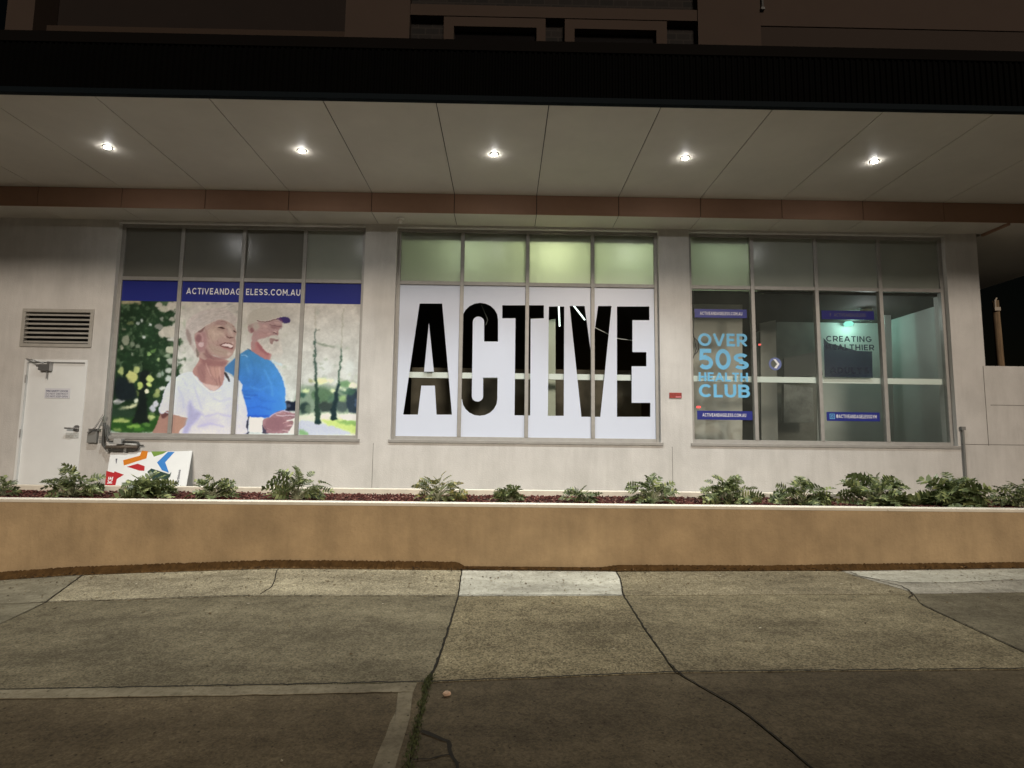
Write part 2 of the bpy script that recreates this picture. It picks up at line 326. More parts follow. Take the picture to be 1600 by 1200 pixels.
tones={(0,1):((.215,.20,.155),.15),(0,2):((.30,.275,.21),.55),(0,3):((.46,.46,.42),.1),(0,4):((.21,.187,.135),.6),(0,5):((.31,.30,.27),.2),(0,6):((.3,.3,.28),.1),
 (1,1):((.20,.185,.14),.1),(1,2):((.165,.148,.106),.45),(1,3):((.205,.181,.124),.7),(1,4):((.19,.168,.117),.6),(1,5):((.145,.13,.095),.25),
 (2,2):((.118,.095,.062),.3),(2,3):((.098,.080,.053),.3),(2,4):((.092,.075,.050),.3),(2,1):((.21,.185,.14),.05),(2,5):((.14,.12,.09),.08)}  # nearest row: darker tone partly its own, partly light falloff put into the colour
pv=MB(); col=[]; agg=[]
def jit(x,y,s=.004): return s*mnoise.noise(Vector((x*7,y*7,3.1)))*2
for r in range(len(rows)-1):
    for c in range(len(J)-1):
        if r==0 and c-1==1: pass
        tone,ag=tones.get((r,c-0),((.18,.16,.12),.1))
        # the joint left of x=-4.2 stops at the second row
        gap=.006 if not (c==2 and r==1 or c==1 and r==1) else .006
        n1=max(6,int((J[c+1](4)-J[c](4))/.1)); n2=14
        b=len(pv.v); grid=[]
        for j in range(n2+1):
            t=j/n2
            for i in range(n1+1):
                s=i/n1; xm=J[c](4)*(1-s)+J[c+1](4)*s
                ya=rows[r+1](xm)+gap+jit(xm,0); yb=rows[r](xm)-gap+jit(xm,0)
                y=ya*(1-t)+yb*t; x=(J[c](y)+gap+jit(0,y))*(1-s)+(J[c+1](y)-gap+jit(0,y))*s
                e=0 if 0<i<n1 and 0<j<n2 else -.004
                z=gz(x,y)+.0015*mnoise.noise(Vector((x*2,y*2,0)))+e
                pv.v.append((x,y,z)); col.append(tone); agg.append(ag)
        W=n1+1
        for j in range(n2):
            for i in range(n1): pv.f.append((b+j*W+i,b+j*W+i+1,b+(j+1)*W+i+1,b+(j+1)*W+i))
        # skirt
        ring=[i for i in range(W)]+[j*W+n1 for j in range(1,n2+1)]+[n2*W+i for i in range(n1-1,-1,-1)]+[j*W for j in range(n2-1,0,-1)]
        b2=len(pv.v)
        for q in ring:
            x,y,z=pv.v[b+q]; pv.v.append((x,y,z-.03)); col.append(tone); agg.append(ag)
        for k in range(len(ring)):
            k2=(k+1)%len(ring); pv.f.append((b+ring[k],b2+k,b2+k2,b+ring[k2]))
po=pv.build('pavement',M_pave,kind='structure')
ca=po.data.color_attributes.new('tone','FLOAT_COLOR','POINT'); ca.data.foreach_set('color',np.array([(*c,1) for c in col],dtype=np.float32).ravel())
aa=po.data.attributes.new('agg','FLOAT','POINT'); aa.data.foreach_set('value',np.array(agg,dtype=np.float32))
def sheet(name,pts,tone,ag,h=.004,dense=.12,kind='structure'):
    """thin sheet of fresher concrete or filler lying on the pavement"""
    P=[Vector(p) for p in pts]; ctr=sum(P,Vector((0,0)))/len(P); ring=[]
    for a,b_ in zip(P,P[1:]+P[:1]):
        k=max(1,int((b_-a).length/dense))
        for i in range(k): q=a.lerp(b_,i/k); ring.append(q+Vector((jit(q.x,q.y,.006),jit(q.y,q.x,.006))))
    m=MB(); 
    for q in ring: m.v.append((q.x,q.y,gz(q.x,q.y)+h))
    for q in ring: p=q.lerp(ctr,.02 if len(ring)>2 else 0); m.v.append((p.x,p.y,gz(p.x,p.y)+h+.002))
    n_=len(ring); m.v.append((ctr.x,ctr.y,gz(ctr.x,ctr.y)+h+.002))
    for i in range(n_): j=(i+1)%n_; m.f+= [(i,j,n_+j,n_+i),(n_+i,n_+j,2*n_)]
    o=m.build(name,M_pave,kind=kind); k=len(m.v)
    a=o.data.color_attributes.new('tone','FLOAT_COLOR','POINT'); a.data.foreach_set('color',np.array([(*tone,1)]*k,dtype=np.float32).ravel())
    a=o.data.attributes.new('agg','FLOAT','POINT'); a.data.foreach_set('value',np.array([ag]*k,dtype=np.float32)); return o
sheet('concrete_patch',[(3.83,6.12),(4.1,5.86),(4.6,5.83),(5.2,5.90),(6.6,5.86),(6.6,6.3),(3.83,6.3)],(.42,.42,.38),0.1)
# paler trowelled border of the lower left slab
m_=[]
for i in range(24): x=-4.0+i*(3.49/23); m_.append((x,rows[2](x)-.012))
inner=[(x,y-.12-.015*mnoise.noise(Vector((x*3,0,0)))) for x,y in m_[:-1]]
sheet('slab_border',[(-4.0,3.705),(-2.6,3.715),(-1.5,3.72),(-.53,3.735),(-.53,3.62),(-1.5,3.605),(-2.6,3.60),(-4.0,3.59)],(.235,.21,.155),0,h=.0035)
sheet('slab_border',[(-.53,3.615),(-.50,3.2),(-.505,2.6),(-.60,2.6),(-.61,3.0),(-.60,3.4),(-.63,3.615)],(.215,.19,.14),0,h=.0035)
# dark cracks: strips of soil filling the cracks
M_crack=mat('dark_crack_soil',(.016,.013,.008),.95)
def crack(name,pts,w0,w1=None):
    P=[Vector(p) for p in pts]; Q=[]
    for a,b_ in zip(P,P[1:]):
        k=max(2,int((b_-a).length/.03))
        for i in range(k):
            q=a.lerp(b_,i/k); Q.append(q+Vector((mnoise.noise(Vector((q.x*22,q.y*22,1))),mnoise.noise(Vector((q.x*22,q.y*22,9)))))*.012)
    Q.append(P[-1]); m=MB(); n_=len(Q); w1=w1 if w1 is not None else w0
    for i,q in enumerate(Q):
        t=(Q[min(i+1,n_-1)]-Q[max(i-1,0)]).normalized(); nn=Vector((-t.y,t.x)); ww=(w0+(w1-w0)*i/n_)*(.7+.6*abs(mnoise.noise(Vector((q.x*30,q.y*30,4)))))
        for s in (-1,1): p=q+nn*s*ww; m.v.append((p.x,p.y,gz(p.x,p.y)+.0045))
    for i in range(n_-1): m.f.append((2*i,2*i+1,2*i+3,2*i+2))
    return m.build(name,M_crack,kind='structure')
crack('pavement_crack',[(-2.44,6.3),(-2.38,6.1),(-2.30,5.88),(-2.26,5.7),(-2.28,5.5)],.006)
crack('pavement_crack',[(-.42,3.19),(-.34,3.13),(-.27,3.085),(-.245,2.98),(-.21,2.9),(-.17,2.7)],.016,.007)
crack('pavement_crack',[(-.25,2.975),(-.35,2.935),(-.43,2.93)],.007,.004)
crack('pavement_crack',[(-4.58,5.37),(-4.2,5.41)],.004)
crack('pavement_crack',[(3.97,5.6),(3.90,5.45),(3.80,5.36),(3.79,5.2)],.007,.004)
crack('pavement_crack',[(3.76,6.2),(3.9,5.98),(4.0,5.75),(3.97,5.6)],.007,.006)
crack('joint_line',[(x,rows[2](x)) for x in np.linspace(-4.6,4.2,30)],.008,.009)
crack('joint_line',[(x,rows[1](x)) for x in np.linspace(-4.25,1.15,20)],.008)
crack('joint_line',[(J[3](y),y) for y in np.linspace(6.36,3.7,16)],.005,.010)
crack('joint_line',[(J[4](y),y) for y in np.linspace(6.3,2.3,20)],.006,.006)
crack('joint_line',[(J[5](y),y) for y in np.linspace(5.2,2.3,14)],.006,.006)
crack('joint_line',[(J[2](y),y) for y in np.linspace(6.36,5.0,8)],.006,.004)
# dirt banked along the foot of the planter wall
M_dirt=mat('brown_dirt',(.13,.075,.028),.95,var=.45,scale=14,bump=1.0,bscale=50)
dm=MB(); n_=1500
for i in range(n_+1):
    x=-9+18*i/n_; nz=mnoise.noise(Vector((x*4,2,0)))*.5+mnoise.noise(Vector((x*17,5,0)))*.5
    big=float(np.interp(x,[-.5,-.42,1.1,1.3,3,3.9,9],[1.0,.35,.35,.75,.6,.8,.5]))
    nz2=mnoise.noise(Vector((x*45,1,0))); h=max(.004,(.058+.010*nz+.012*nz2)*big+.004); wd=max(.015,(.05+.02*nz+.01*nz2)*big+.01)
    g=gz(x,6.4)
    dm.v+= [(x,6.40-wd,gz(x,6.40-wd)+.003),(x,6.40-wd*.6,g+h*.55),(x,6.40-wd*.25,g+h),(x,6.402,g+h*1.25)]
for i in range(n_):
    for k in range(3): dm.f.append((i*4+k,(i+1)*4+k,(i+1)*4+k+1,i*4+k+1))
tag(dm.build('dirt',M_dirt),'strip of brown dirt along the foot of the tan planter wall','dirt',kind='stuff')
# grit and leaf litter on the pavement near the planter
lm=MB(); bk_=MB()
for i in range(1500):
    x=random.uniform(-6.5,6.5); y=6.3-abs(random.gauss(0,.5))*(1 if random.random()<.8 else 2.2)
    if y<2.5: continue
    z=gz(x,y)+.004; s=random.uniform(.003,.012)*(1.3 if random.random()<.1 else 1); a=random.uniform(0,6.3); ca_,sa_=math.cos(a),math.sin(a)
    q=[(s*1.6,0),(0,s*.6),(-s*1.4,0),(0,-s*.7)]
    lm.add([(x+ca_*u-sa_*v,y+sa_*u+ca_*v,z+random.uniform(0,.006)) for u,v in q]+[(x,y,z+s*.5)],[(0,1,4),(1,2,4),(2,3,4),(3,0,4)])
def litmat():
    m=mat('leaf_litter',(.3,.2,.1),.9); n=m.node_tree; b=n.nodes['Principled BSDF']
    g=n.nodes.new('ShaderNodeNewGeometry'); r=n.nodes.new('ShaderNodeValToRGB'); e=r.color_ramp.elements
    e[0].color=(.03,.02,.012,1); e[1].color=(.55,.5,.38,1); e.new(.5).color=(.12,.075,.03,1); e.new(.8).color=(.25,.2,.12,1)
    n.links.new(g.outputs['Random Per Island'],r.inputs[0]); n.links.new(r.outputs[0],b.inputs['Base Color']); return m
tag(lm.build('leaf_litter',litmat()),'specks of dry leaf and grit scattered over the pavement','leaf litter',kind='stuff')
for i in range(1500):
    x=random.uniform(-6.5,6.5); c_=.5+.5*mnoise.noise(Vector((x*1.3,7,0)))
    if random.random()>c_: continue
    y=6.385-abs(random.gauss(0,.035)); z=gz(x,y)+random.uniform(.004,.03); s=random.uniform(.004,.014); a=random.uniform(0,6.3); ca_,sa_=math.cos(a),math.sin(a)
    bk_.add([(x+ca_*u-sa_*v,y+sa_*u+ca_*v,z+w3) for u,v,w3 in ((s*1.6,0,.003),(0,s*.6,0),(-s*1.4,0,.004),(0,-s*.7,0))]+[(x,y,z+s*.5)],[(0,1,4),(1,2,4),(2,3,4),(3,0,4)])
def debrismat():
    m=mat('dark_debris',(.05,.03,.02),.95); n=m.node_tree; b=n.nodes['Principled BSDF']
    g=n.nodes.new('ShaderNodeNewGeometry'); r=n.nodes.new('ShaderNodeValToRGB'); e=r.color_ramp.elements
    e[0].color=(.012,.008,.005,1); e[1].color=(.28,.17,.07,1); e.new(.6).color=(.045,.026,.012,1); e.new(.85).color=(.13,.07,.025,1)
    n.links.new(g.outputs['Random Per Island'],r.inputs[0]); n.links.new(r.outputs[0],b.inputs['Base Color']); return m
tag(bk_.build('wall_foot_debris',debrismat()),'dark leaf crumbs and soil bits gathered along the foot of the planter wall','debris',kind='stuff')
# weeds and moss in the joint
wm=MB()
def blade_at(m,x,y,z,l,a,lean,wd):
    dx,dy=math.cos(a),math.sin(a); px,py=-dy*wd,dx*wd
    m.add([(x-px,y-py,z),(x+px,y+py,z),(x+dx*lean*.6+px*.8,y+dy*lean*.6+py*.8,z+l*.7),(x+dx*lean*.6-px*.8,y+dy*lean*.6-py*.8,z+l*.7),(x+dx*lean,y+dy*lean,z+l)],[(0,1,2,3),(3,2,4)])
for i in range(1500):
    y=random.uniform(2.6,3.85)
    if random.random()<.25: y=random.gauss(3.76,.05)
    x=J[3](y)+random.gauss(0,.012+.012*max(0,(3.4-y)))
    blade_at(wm,x,y,gz(x,y)-.004,random.uniform(.004,.02),random.uniform(0,6.3),random.uniform(.004,.02),random.uniform(.0015,.004))
for i in range(160):
    x=random.uniform(-1.4,-.5); y=rows[2](x)+random.gauss(0,.008)
    blade_at(wm,x,y,gz(x,y)-.004,random.uniform(.003,.01),random.uniform(0,6.3),.008,.002)
M_weed=mat('moss_green',(.055,.065,.022),.9,var=.5,scale=40)
tag(wm.build('joint_weeds',M_weed),'dark moss and small weeds growing in the pavement joint','weeds',kind='stuff')
# small pale stone
st=MB(); bm=bmesh.new(); bmesh.ops.create_icosphere(bm,subdivisions=3,radius=1)
c0=Vector((-.325,3.57,0)); c0.z=gz(c0.x,c0.y)+.014
for v in bm.verts: n3=1+.45*mnoise.noise(v.co*1.7+Vector((3,1,2))); v.co=Vector((v.co.x*.022*n3,v.co.y*.018*n3,max(-.012,v.co.z*.015*n3)))+c0
me=bpy.data.meshes.new('stone'); bm.to_mesh(me); bm.free(); me.materials.append(mat('pinkish_stone',(.52,.36,.25),.8,var=.35,scale=60))
o=bpy.data.objects.new('stone',me); C.objects.link(o); tag(o,'small pinkish stone lying on the dark pavement slab beside the weedy joint','stone')
# ---------------------------------------------------------------- planter
pl=thing('planter_wall',(0,YK,-1.4),'long low tan painted planter wall with a cream capping beside the pavement','planter wall')
B((-13.9,YK+.012,-1.9),(13.9,YK+.14,ZK-.036)).build('front_wall',M_tan,pl)
for a,b_ in ((-13.9,4.35),(4.356,13.9)): B((a,YK,ZK-.036),(b_,YK+.16,ZK)).build('capping',M_cap,pl,bevel=.006)
B((-13.9,7.78,-1.2),(13.9,7.90,-.685)).build('rear_kerb',M_cap,pl,bevel=.006)
tag(B((-13.9,YK+.14,-1.3),(13.9,7.78,-.765)).build('garden_bed_soil',M_green),kind='structure')
tag(B((-13.9,7.90,-1.3),(13.9,WF+.3,WALK)).build('walkway',mat('walkway_concrete',(.42,.41,.38),.9,var=.15,scale=3)),kind='structure')
mm=MB()
for i in range(14000):
    x=random.uniform(-7.5,7.5); y=random.uniform(YK+.165,7.775); z=-.765+random.uniform(0,.018)
    l,wd,h=random.uniform(.008,.028),random.uniform(.004,.012),random.uniform(.003,.007)
    M3=Matrix.Rotation(random.uniform(0,6.3),3,'Z')@Matrix.Rotation(random.uniform(-.7,.7),3,'Y')@Matrix.Rotation(random.uniform(-.6,.6),3,'X')
    vs=[M3@Vector(p)+Vector((x,y,z)) for p in ((-l,-wd,-h),(l,-wd*.7,-h),(l*.9,wd,-h),(-l*.8,wd*.8,-h),(-l*.9,-wd,h),(l*.8,-wd*.6,h),(l,wd*.8,h),(-l,wd,h))]
    mm.add(vs,[(4,5,6,7),(0,1,5,4),(1,2,6,5),(2,3,7,6),(3,0,4,7)])
def mulchmat():
    m=mat('red_bark_mulch',(.2,.05,.04),.9); n=m.node_tree; b=n.nodes['Principled BSDF']
    g=n.nodes.new('ShaderNodeNewGeometry'); r=n.nodes.new('ShaderNodeValToRGB'); e=r.color_ramp.elements
    e[0].color=(.03,.010,.008,1); e[1].color=(.34,.21,.16,1); e.new(.6).color=(.105,.030,.024,1); e.new(.9).color=(.17,.065,.05,1)
    n.links.new(g.outputs['Random Per Island'],r.inputs[0]); n.links.new(r.outputs[0],b.inputs['Base Color']); return m
tag(mm.build('bark_mulch',mulchmat()),'dark red bark chips covering the garden bed','mulch',kind='stuff')
# ---------------------------------------------------------------- plants
def leafmat(name,c1,c2,c3):
    m=mat(name,c1,.42,spec=.45); n=m.node_tree; b=n.nodes['Principled BSDF']; o=n.nodes['Material Output']
    g=n.nodes.new('ShaderNodeNewGeometry'); r=n.nodes.new('ShaderNodeValToRGB'); e=r.color_ramp.elements
    e[0].color=(*c1,1); e[1].color=(*c3,1); e.new(.7).color=(*c2,1)
    n.links.new(g.outputs['Random Per Island'],r.inputs[0]); n.links.new(r.outputs[0],b.inputs['Base Color'])
    t=n.nodes.new('ShaderNodeBsdfTranslucent'); n.links.new(r.outputs[0],t.inputs[0]); x=n.nodes.new('ShaderNodeMixShader'); x.inputs[0].default_value=.25
    n.links.new(b.outputs[0],x.inputs[1]); n.links.new(t.outputs[0],x.inputs[2]); n.links.new(x.outputs[0],o.inputs[0]); return m
M_leaf=leafmat('philodendron_leaf',(.055,.078,.028),(.18,.22,.09),(.44,.48,.20))
M_leafy=leafmat('yellowing_leaf',(.10,.13,.05),(.24,.26,.11),(.60,.50,.15))
M_stem=mat('leaf_stem',(.33,.35,.22),.6,var=.3,scale=10)
def plant(px,half_l,half_r,top,label,dens=1.0,yoff=0,mt=None,spread=1.0,tall=None):
    base=atz(px,783+(px-800)*.009,-.75); y=7.0+yoff; base=aty(px,784,y); base.z=-.765
    k=(FPX)/y; rx=(half_l+half_r)/2/k; 
    H=(aty(px,top,y).z-base.z)*.86; half_l*=.88; half_r*=.88; rx*=.9
    t=thing('garden_shrub',base,label,'shrub','leafy shrubs planted along the garden bed')
    st=MB(); lf=MB(); rn=random.Random(px*13+5)
    vL=rn.uniform(.8,1.25); vW=rn.uniform(.8,1.25); lean=Vector((rn.gauss(0,.08),rn.gauss(0,.05),0)); gaps=[rn.uniform(0,6.28) for _ in range(2)]
    nL=int((66 if rx>.3 else 46)*dens)
    cx=(half_r-half_l)/2/k
    for i in range(nL):
        az=rn.uniform(0,2*math.pi); u=(i+.5)/nL
        if any(abs((az-g_+3.14)%6.28-3.14)<.28 for g_ in gaps) and rn.random()<.8: continue
        el=math.acos(1-u)  # 0 = up, pi/2 = out
        el=min(1.5,el*1.02+rn.gauss(0,.1)); rr=(.45+.57*rn.random()**.6) if u>.2 else rn.uniform(.55,1.04)
        tip=Vector((math.cos(az)*math.sin(el)*rx+cx*math.sin(el)*.9, math.sin(az)*math.sin(el)*rx*.75, math.cos(el)*H*.92+.05))*1.0
        tip=Vector((tip.x*rr,tip.y*rr,tip.z*rr))+lean*tip.z; tip.z=max(.04,tip.z)
        L=min(.27,vL*(.095+.10*rn.random())*(rx/.42)**.6)    # blade length
        dirh=Vector((math.cos(az),math.sin(az),0)); out=Vector((tip.x,tip.y,0)); 
        if out.length<.01: out=dirh*.01
        droop=.05+.5*math.sin(el)*rn.random(); 
        bd=(tip.normalized()+out.normalized()*.45-Vector((0,0,1))*droop*.35).normalized()
        bs=tip-bd*L*.8
        if bs.z<.02: bs.z=.02
        ctrl=Vector((bs.x*.35,bs.y*.35,bs.z*.75))
        p0=Vector((rn.gauss(0,.02),rn.gauss(0,.02),0))
        path=[p0.lerp(ctrl,q).lerp(ctrl.lerp(bs,q),q)+base for q in (0,.33,.66,1)]
        st.tube(path,[.007,.006,.0045,.003],4,False)
        # lobed blade
        side=bd.cross(Vector((0,0,1)));
        if side.length<.1: side=dirh.orthogonal()
        side.normalize(); side=(Matrix.Rotation(rn.gauss(0,.75),3,bd)@side); nrm=side.cross(bd).normalized()
        if nrm.z<0: nrm=-nrm
        nl=rn.choice((3,4,4,5)); cup=rn.uniform(.1,.4); curl=rn.uniform(.1,.6)
        def pt(s,w_,zz=0): return base+bs+bd*(s*L)-nrm*(curl*L*s*s)+side*w_+nrm*(cup*abs(w_)+zz)
        for j in range(nl+1):
            s0=.04+.80*j/nl; s1=s0+.80/nl*.62
            env=math.sin(math.pi*min(1,(.16+.84*(j+.5)/(nl+1))**.8))*.5+.28
            wl=L*.66*vW*env*rn.uniform(.75,1.15)
            for sg in (-1,1):
                fwd=.30+.10*j/nl; bend=rn.uniform(-.02,.05)
                lf.add([pt(s0,0),pt(s1+.02,0),pt(s1+fwd*.55*wl/L+.03,sg*wl*.55,.004),pt((s0+s1)/2+fwd*wl/L+bend,sg*wl,-.006),pt(s0+fwd*.35*wl/L,sg*wl*.5,.004)],
                   [(0,1,2,4),(4,2,3)] if sg>0 else [(4,2,1,0),(3,2,4)])
        lf.add([pt(.80,-.012),pt(.80,.012),pt(.95,.016),pt(1.12,0),pt(.95,-.016)],[(0,1,2,3,4)])
    st.build('stems',M_stem,t); lf.build('foliage',mt or M_leaf,t)
    return t
PL=[(2,45,30,737,'leafy green shrub cut off by the left edge of the photo',1,.0,None),
(113,54,50,724,'leafy green shrub in front of the white door',1.25,0,None),
(226,56,50,733,'leafy green shrub in front of the leaning sign board',1.2,0,None),
(332,42,42,737,'smaller shrub just right of the leaning sign board',.95,0,None),
(465,54,58,721,'open shrub with spread leaves, alone below the right end of the couple mural',1.0,0,None),
(682,52,52,730,'shrub with a few yellow leaves below the A of the black lettering',.95,.0,M_leafy),
(795,31,29,754,'small round compact shrub below the T of the black lettering',1.3,0,None),
(910,38,36,760,'lowest flat shrub, below the V of the black lettering',.8,0,None),
(1020,48,46,739,'dense shrub below the pillar with the red plaque',1.35,0,None),
(1140,56,56,737,'light green shrub below the club lettering window',1.3,0,None),
(1253,52,56,738,'grey green shrub below the second pane of the right window',1.05,0,None),
(1368,64,62,727,'tallest dark green shrub, below the third pane of the right window',1.5,.05,None),
(1488,66,70,732,'broad dark shrub in front of the thin wall pipe',1.5,.0,None),
(1592,48,60,733,'dark shrub cut off by the right edge of the photo',1.3,.0,None)]
for a in PL: plant(*a)
# ---------------------------------------------------------------- printed couple mural: colours of the print, drawn shape by shape
# canvas in photo pixels: u 158..575, v 430..695, S samples per pixel
CU,CV,S=158,430,2.4
CW,CH=int(417*S),int(265*S)
def blur(a,s):
    if s<=0: return a
    r=max(1,int(s*2.5)); k=np.exp(-.5*(np.arange(-r,r+1)/s)**2); k/=k.sum()
    for ax in (0,1):
        pad=[(0,0)]*a.ndim; pad[ax]=(r,r); p=np.pad(a,pad,mode='edge'); out=np.zeros_like(a)
        for i,kk in enumerate(k):
            sl=[slice(None)]*a.ndim; sl[ax]=slice(i,i+a.shape[ax]); out+=kk*p[tuple(sl)]
        a=out
    return a
def fnoise(shape,cell,octs=4,seed=0,rough=.5):
    g=np.random.default_rng(seed); tot=np.zeros(shape); amp=1; s=0
    for o in range(octs):
        c=max(2,cell/2**o); h,w_=int(shape[0]/c)+3,int(shape[1]/c)+3; n=g.random((h,w_))
        y=np.arange(shape[0])/c; x=np.arange(shape[1])/c; yi=y.astype(int); xi=x.astype(int); fy=(y-yi)[:,None]; fx=(x-xi)[None]
        fy=fy*fy*(3-2*fy); fx=fx*fx*(3-2*fx)
        v=(n[yi][:,xi]*(1-fx)+n[yi][:,xi+1]*fx)*(1-fy)+(n[yi+1][:,xi]*(1-fx)+n[yi+1][:,xi+1]*fx)*fy
        tot+=amp*v; s+=amp; amp*=rough
    return tot/s
f1=lambda x,y:(160+x/3.81,420+y/3.81)
fA=lambda x,y:(280+x/12,470+y/12)
fB=lambda x,y:(370+x/12,470+y/12)
fC=lambda x,y:(370+x/13.33,600+y/13.33)
fD=lambda x,y:(170+x/5.217,460+y/5.217)
fE=lambda x,y:(460+x/5.217,460+y/5.217)
def smooth_poly(P,n=6):
    out=[]; N=len(P)
    for i in range(N):
        a,b,c,d=[np.array(P[(i+k)%N],float) for k in (-1,0,1,2)]
        for t in np.arange(n)/n: out.append(.5*((2*b)+(-a+c)*t+(2*a-5*b+4*c-d)*t*t+(-a+3*b-3*c+d)*t**3))
    return out
def mural():
    im=np.zeros((CH,CW,3)); vv,uu=np.mgrid[0:CH,0:CW]; U_=CU+uu/S; V_=CV+vv/S
    def mask(P,fr,soft=.5,sm=True):
        P=[fr(*p) for p in P]
        if sm: P=smooth_poly(P)
        P=[((x-CU)*S,(y-CV)*S) for x,y in P]
        x0=max(0,int(min(p[0] for p in P)-soft*S*3-2)); x1=min(CW,int(max(p[0] for p in P)+soft*S*3+3)); y0=max(0,int(min(p[1] for p in P)-soft*S*3-2)); y1=min(CH,int(max(p[1] for p in P)+soft*S*3+3))
        if x1<=x0 or y1<=y0: return None
        X=uu[y0:y1,x0:x1]+.5; Y=vv[y0:y1,x0:x1]+.5; ins=np.zeros(X.shape,bool)
        for (ax,ay),(bx,by) in zip(P,P[1:]+P[:1]):
            if ay==by: continue
            c=((ay>Y)!=(by>Y))&(X<(bx-ax)*(Y-ay)/(by-ay)+ax); ins^=c
        return (slice(y0,y1),slice(x0,x1)),blur(ins.astype(float),soft*S)
    def put(P,fr,c,soft=.5,op=1,sm=True,tex=0,seed=1):
        q=mask(P,fr,soft,sm)
        if q is None: return
        sl,m=q; m=(m*op)[...,None]; cc=np.array(c,float)
        if tex: cc=cc*(1+tex*(fnoise(m.shape[:2],5*S,4,seed)-.5)[...,None]*2)
        im[sl]=im[sl]*(1-m)+cc*m
    def ell(cx,cy,rx,ry,fr,c,soft=.7,op=1,rot=0):
        P=[(cx+rx*math.cos(a)*math.cos(rot)-ry*math.sin(a)*math.sin(rot),cy+rx*math.cos(a)*math.sin(rot)+ry*math.sin(a)*math.cos(rot)) for a in np.linspace(0,2*math.pi,12,endpoint=False)]
        put(P,fr,c,soft,op)
    def line(pts,wd,fr,c,soft=.4,op=1):
        P=[fr(*p) for p in pts]; n=len(P); wd=wd if isinstance(wd,(list,tuple)) else [wd]*n; L_,R_=[],[]
        for i in range(n):
            a=np.array(P[max(i-1,0)]); b=np.array(P[min(i+1,n-1)]); t=(b-a)/np.linalg.norm(b-a); nn=np.array([-t[1],t[0]])*wd[i]/2
            L_.append(tuple(P[i]+nn)); R_.append(tuple(P[i]-nn))
        put(L_+R_[::-1],lambda x,y:(x,y),c,soft,op,sm=False)
    g=np.random.default_rng(5)
    # pale blurred background
    t=np.clip((V_-470)/200,0,1)[...,None]; n1=fnoise((CH,CW),14*S,5,3)[...,None]; n2=fnoise((CH,CW),4*S,3,8)[...,None]
    im[:]=np.array((166,160,148))*(1-t)+np.array((190,198,190))*t; im*=1+.22*(n1-.5)+.10*(n2-.5)
    for i in range(150):
        u=g.uniform(285,575); v=g.uniform(560,680) if g.random()<.75 else g.uniform(475,560); r=g.uniform(1.2,5)
        c=[(150,160,130),(110,135,110),(205,212,202),(185,190,150)][g.integers(4)]
        ell(u,v,r,r*g.uniform(.6,1),lambda x,y:(x,y),c,1.2,.30 if v>560 else .15)
    # left pane: dark tree
    dark=np.array((22,36,24)); n=fnoise((CH,CW),22*S,5,21,.55); nn_=fnoise((CH,CW),5*S,4,33)
    edge=272+14*(n-.5)*4-np.clip((V_-560),0,200)*-.02
    m=blur(np.clip((edge-U_)/3+ (nn_-.5)*9,0,1)*(U_<290),.8*S)[...,None]; m*=(V_<672)[...,None]
    shade=(.7+.9*np.clip(n,0,1))[...,None]; im[:]=im*(1-m)+(dark*shade+np.array((8,16,6))*(nn_[...,None]))*m
    gl=blur((np.clip((nn_-.58)*9,0,1))*(U_<288)*(V_<590),.7*S)[...,None]; im[:]=im*(1-gl*.4)+np.array((120,135,105))*gl*.4
    put([(100,40),(240,45),(240,70),(180,72),(100,70)],fD,(130,125,95),1)
    for (x,y,rx,ry,c) in [(400,80,30,18,(165,160,145)),(440,110,50,25,(160,158,140)),(500,90,40,40,(168,162,148)),(480,300,70,50,(165,160,145)),(420,320,25,35,(170,165,150)),(400,260,35,25,(120,122,112)),(510,200,30,20,(150,148,135)),
        (425,195,16,16,(120,125,112)),(490,450,40,35,(165,168,145)),(500,540,35,30,(160,165,150)),(470,500,22,16,(130,145,120)),(130,370,28,38,(120,125,105)),(180,400,20,25,(105,115,95)),(95,430,18,15,(140,140,120)),(225,420,22,20,(110,120,100)),
        (230,235,14,12,(150,158,150)),(258,215,12,14,(160,168,160)),(328,242,13,13,(190,196,190)),(278,348,15,13,(190,196,188)),(180,480,13,11,(120,130,110)),(320,485,20,14,(120,150,90)),(350,455,26,14,(80,110,60)),(390,530,14,14,(140,160,110)),
        (165,232,30,12,(85,95,60)),(110,280,22,10,(100,105,85)),(178,670,42,55,(170,172,105)),(220,610,25,28,(150,160,100)),(90,620,24,36,(140,152,95)),(325,682,28,30,(168,180,105)),(312,735,22,24,(172,186,110)),(248,745,21,36,(160,172,95)),
        (302,790,17,17,(200,205,165)),(225,810,15,25,(95,110,60)),(75,868,46,16,(188,188,182)),(60,885,30,14,(110,118,110)),(212,866,20,17,(200,205,180)),(380,820,25,24,(120,135,80)),(385,785,20,22,(135,145,90)),(430,765,32,16,(195,200,190)),
        (372,893,28,24,(188,190,195)),(345,930,28,26,(178,182,188)),(400,655,16,18,(140,152,138)),(430,640,14,22,(130,148,130)),(480,620,25,22,(175,182,170)),(480,685,35,22,(180,190,180)),(335,985,32,24,(160,172,115)),(360,1010,45,24,(175,182,125))]:
        ell(x,y,rx,ry,fD,c,.8,.95)
    put([(30,1000),(10,1115),(360,1118),(400,1000),(300,960),(200,990)],fD,(40,75,32),1.5)
    put([(60,930),(140,905),(215,885),(220,905),(150,930),(90,945)],fD,(175,178,140),1)
    put([(10,925),(200,945),(190,1000),(20,1000)],fD,(38,58,42),2)
    for (x,y,rx,ry,c) in [(90,1030,72,17,(150,165,95)),(190,1078,60,16,(120,160,70)),(60,1100,40,14,(110,135,70)),(240,1100,50,14,(60,110,40)),(300,1060,30,20,(80,120,55)),(330,1000,40,20,(165,178,115))]: ell(x,y,rx,ry,fD,c,1,.9)
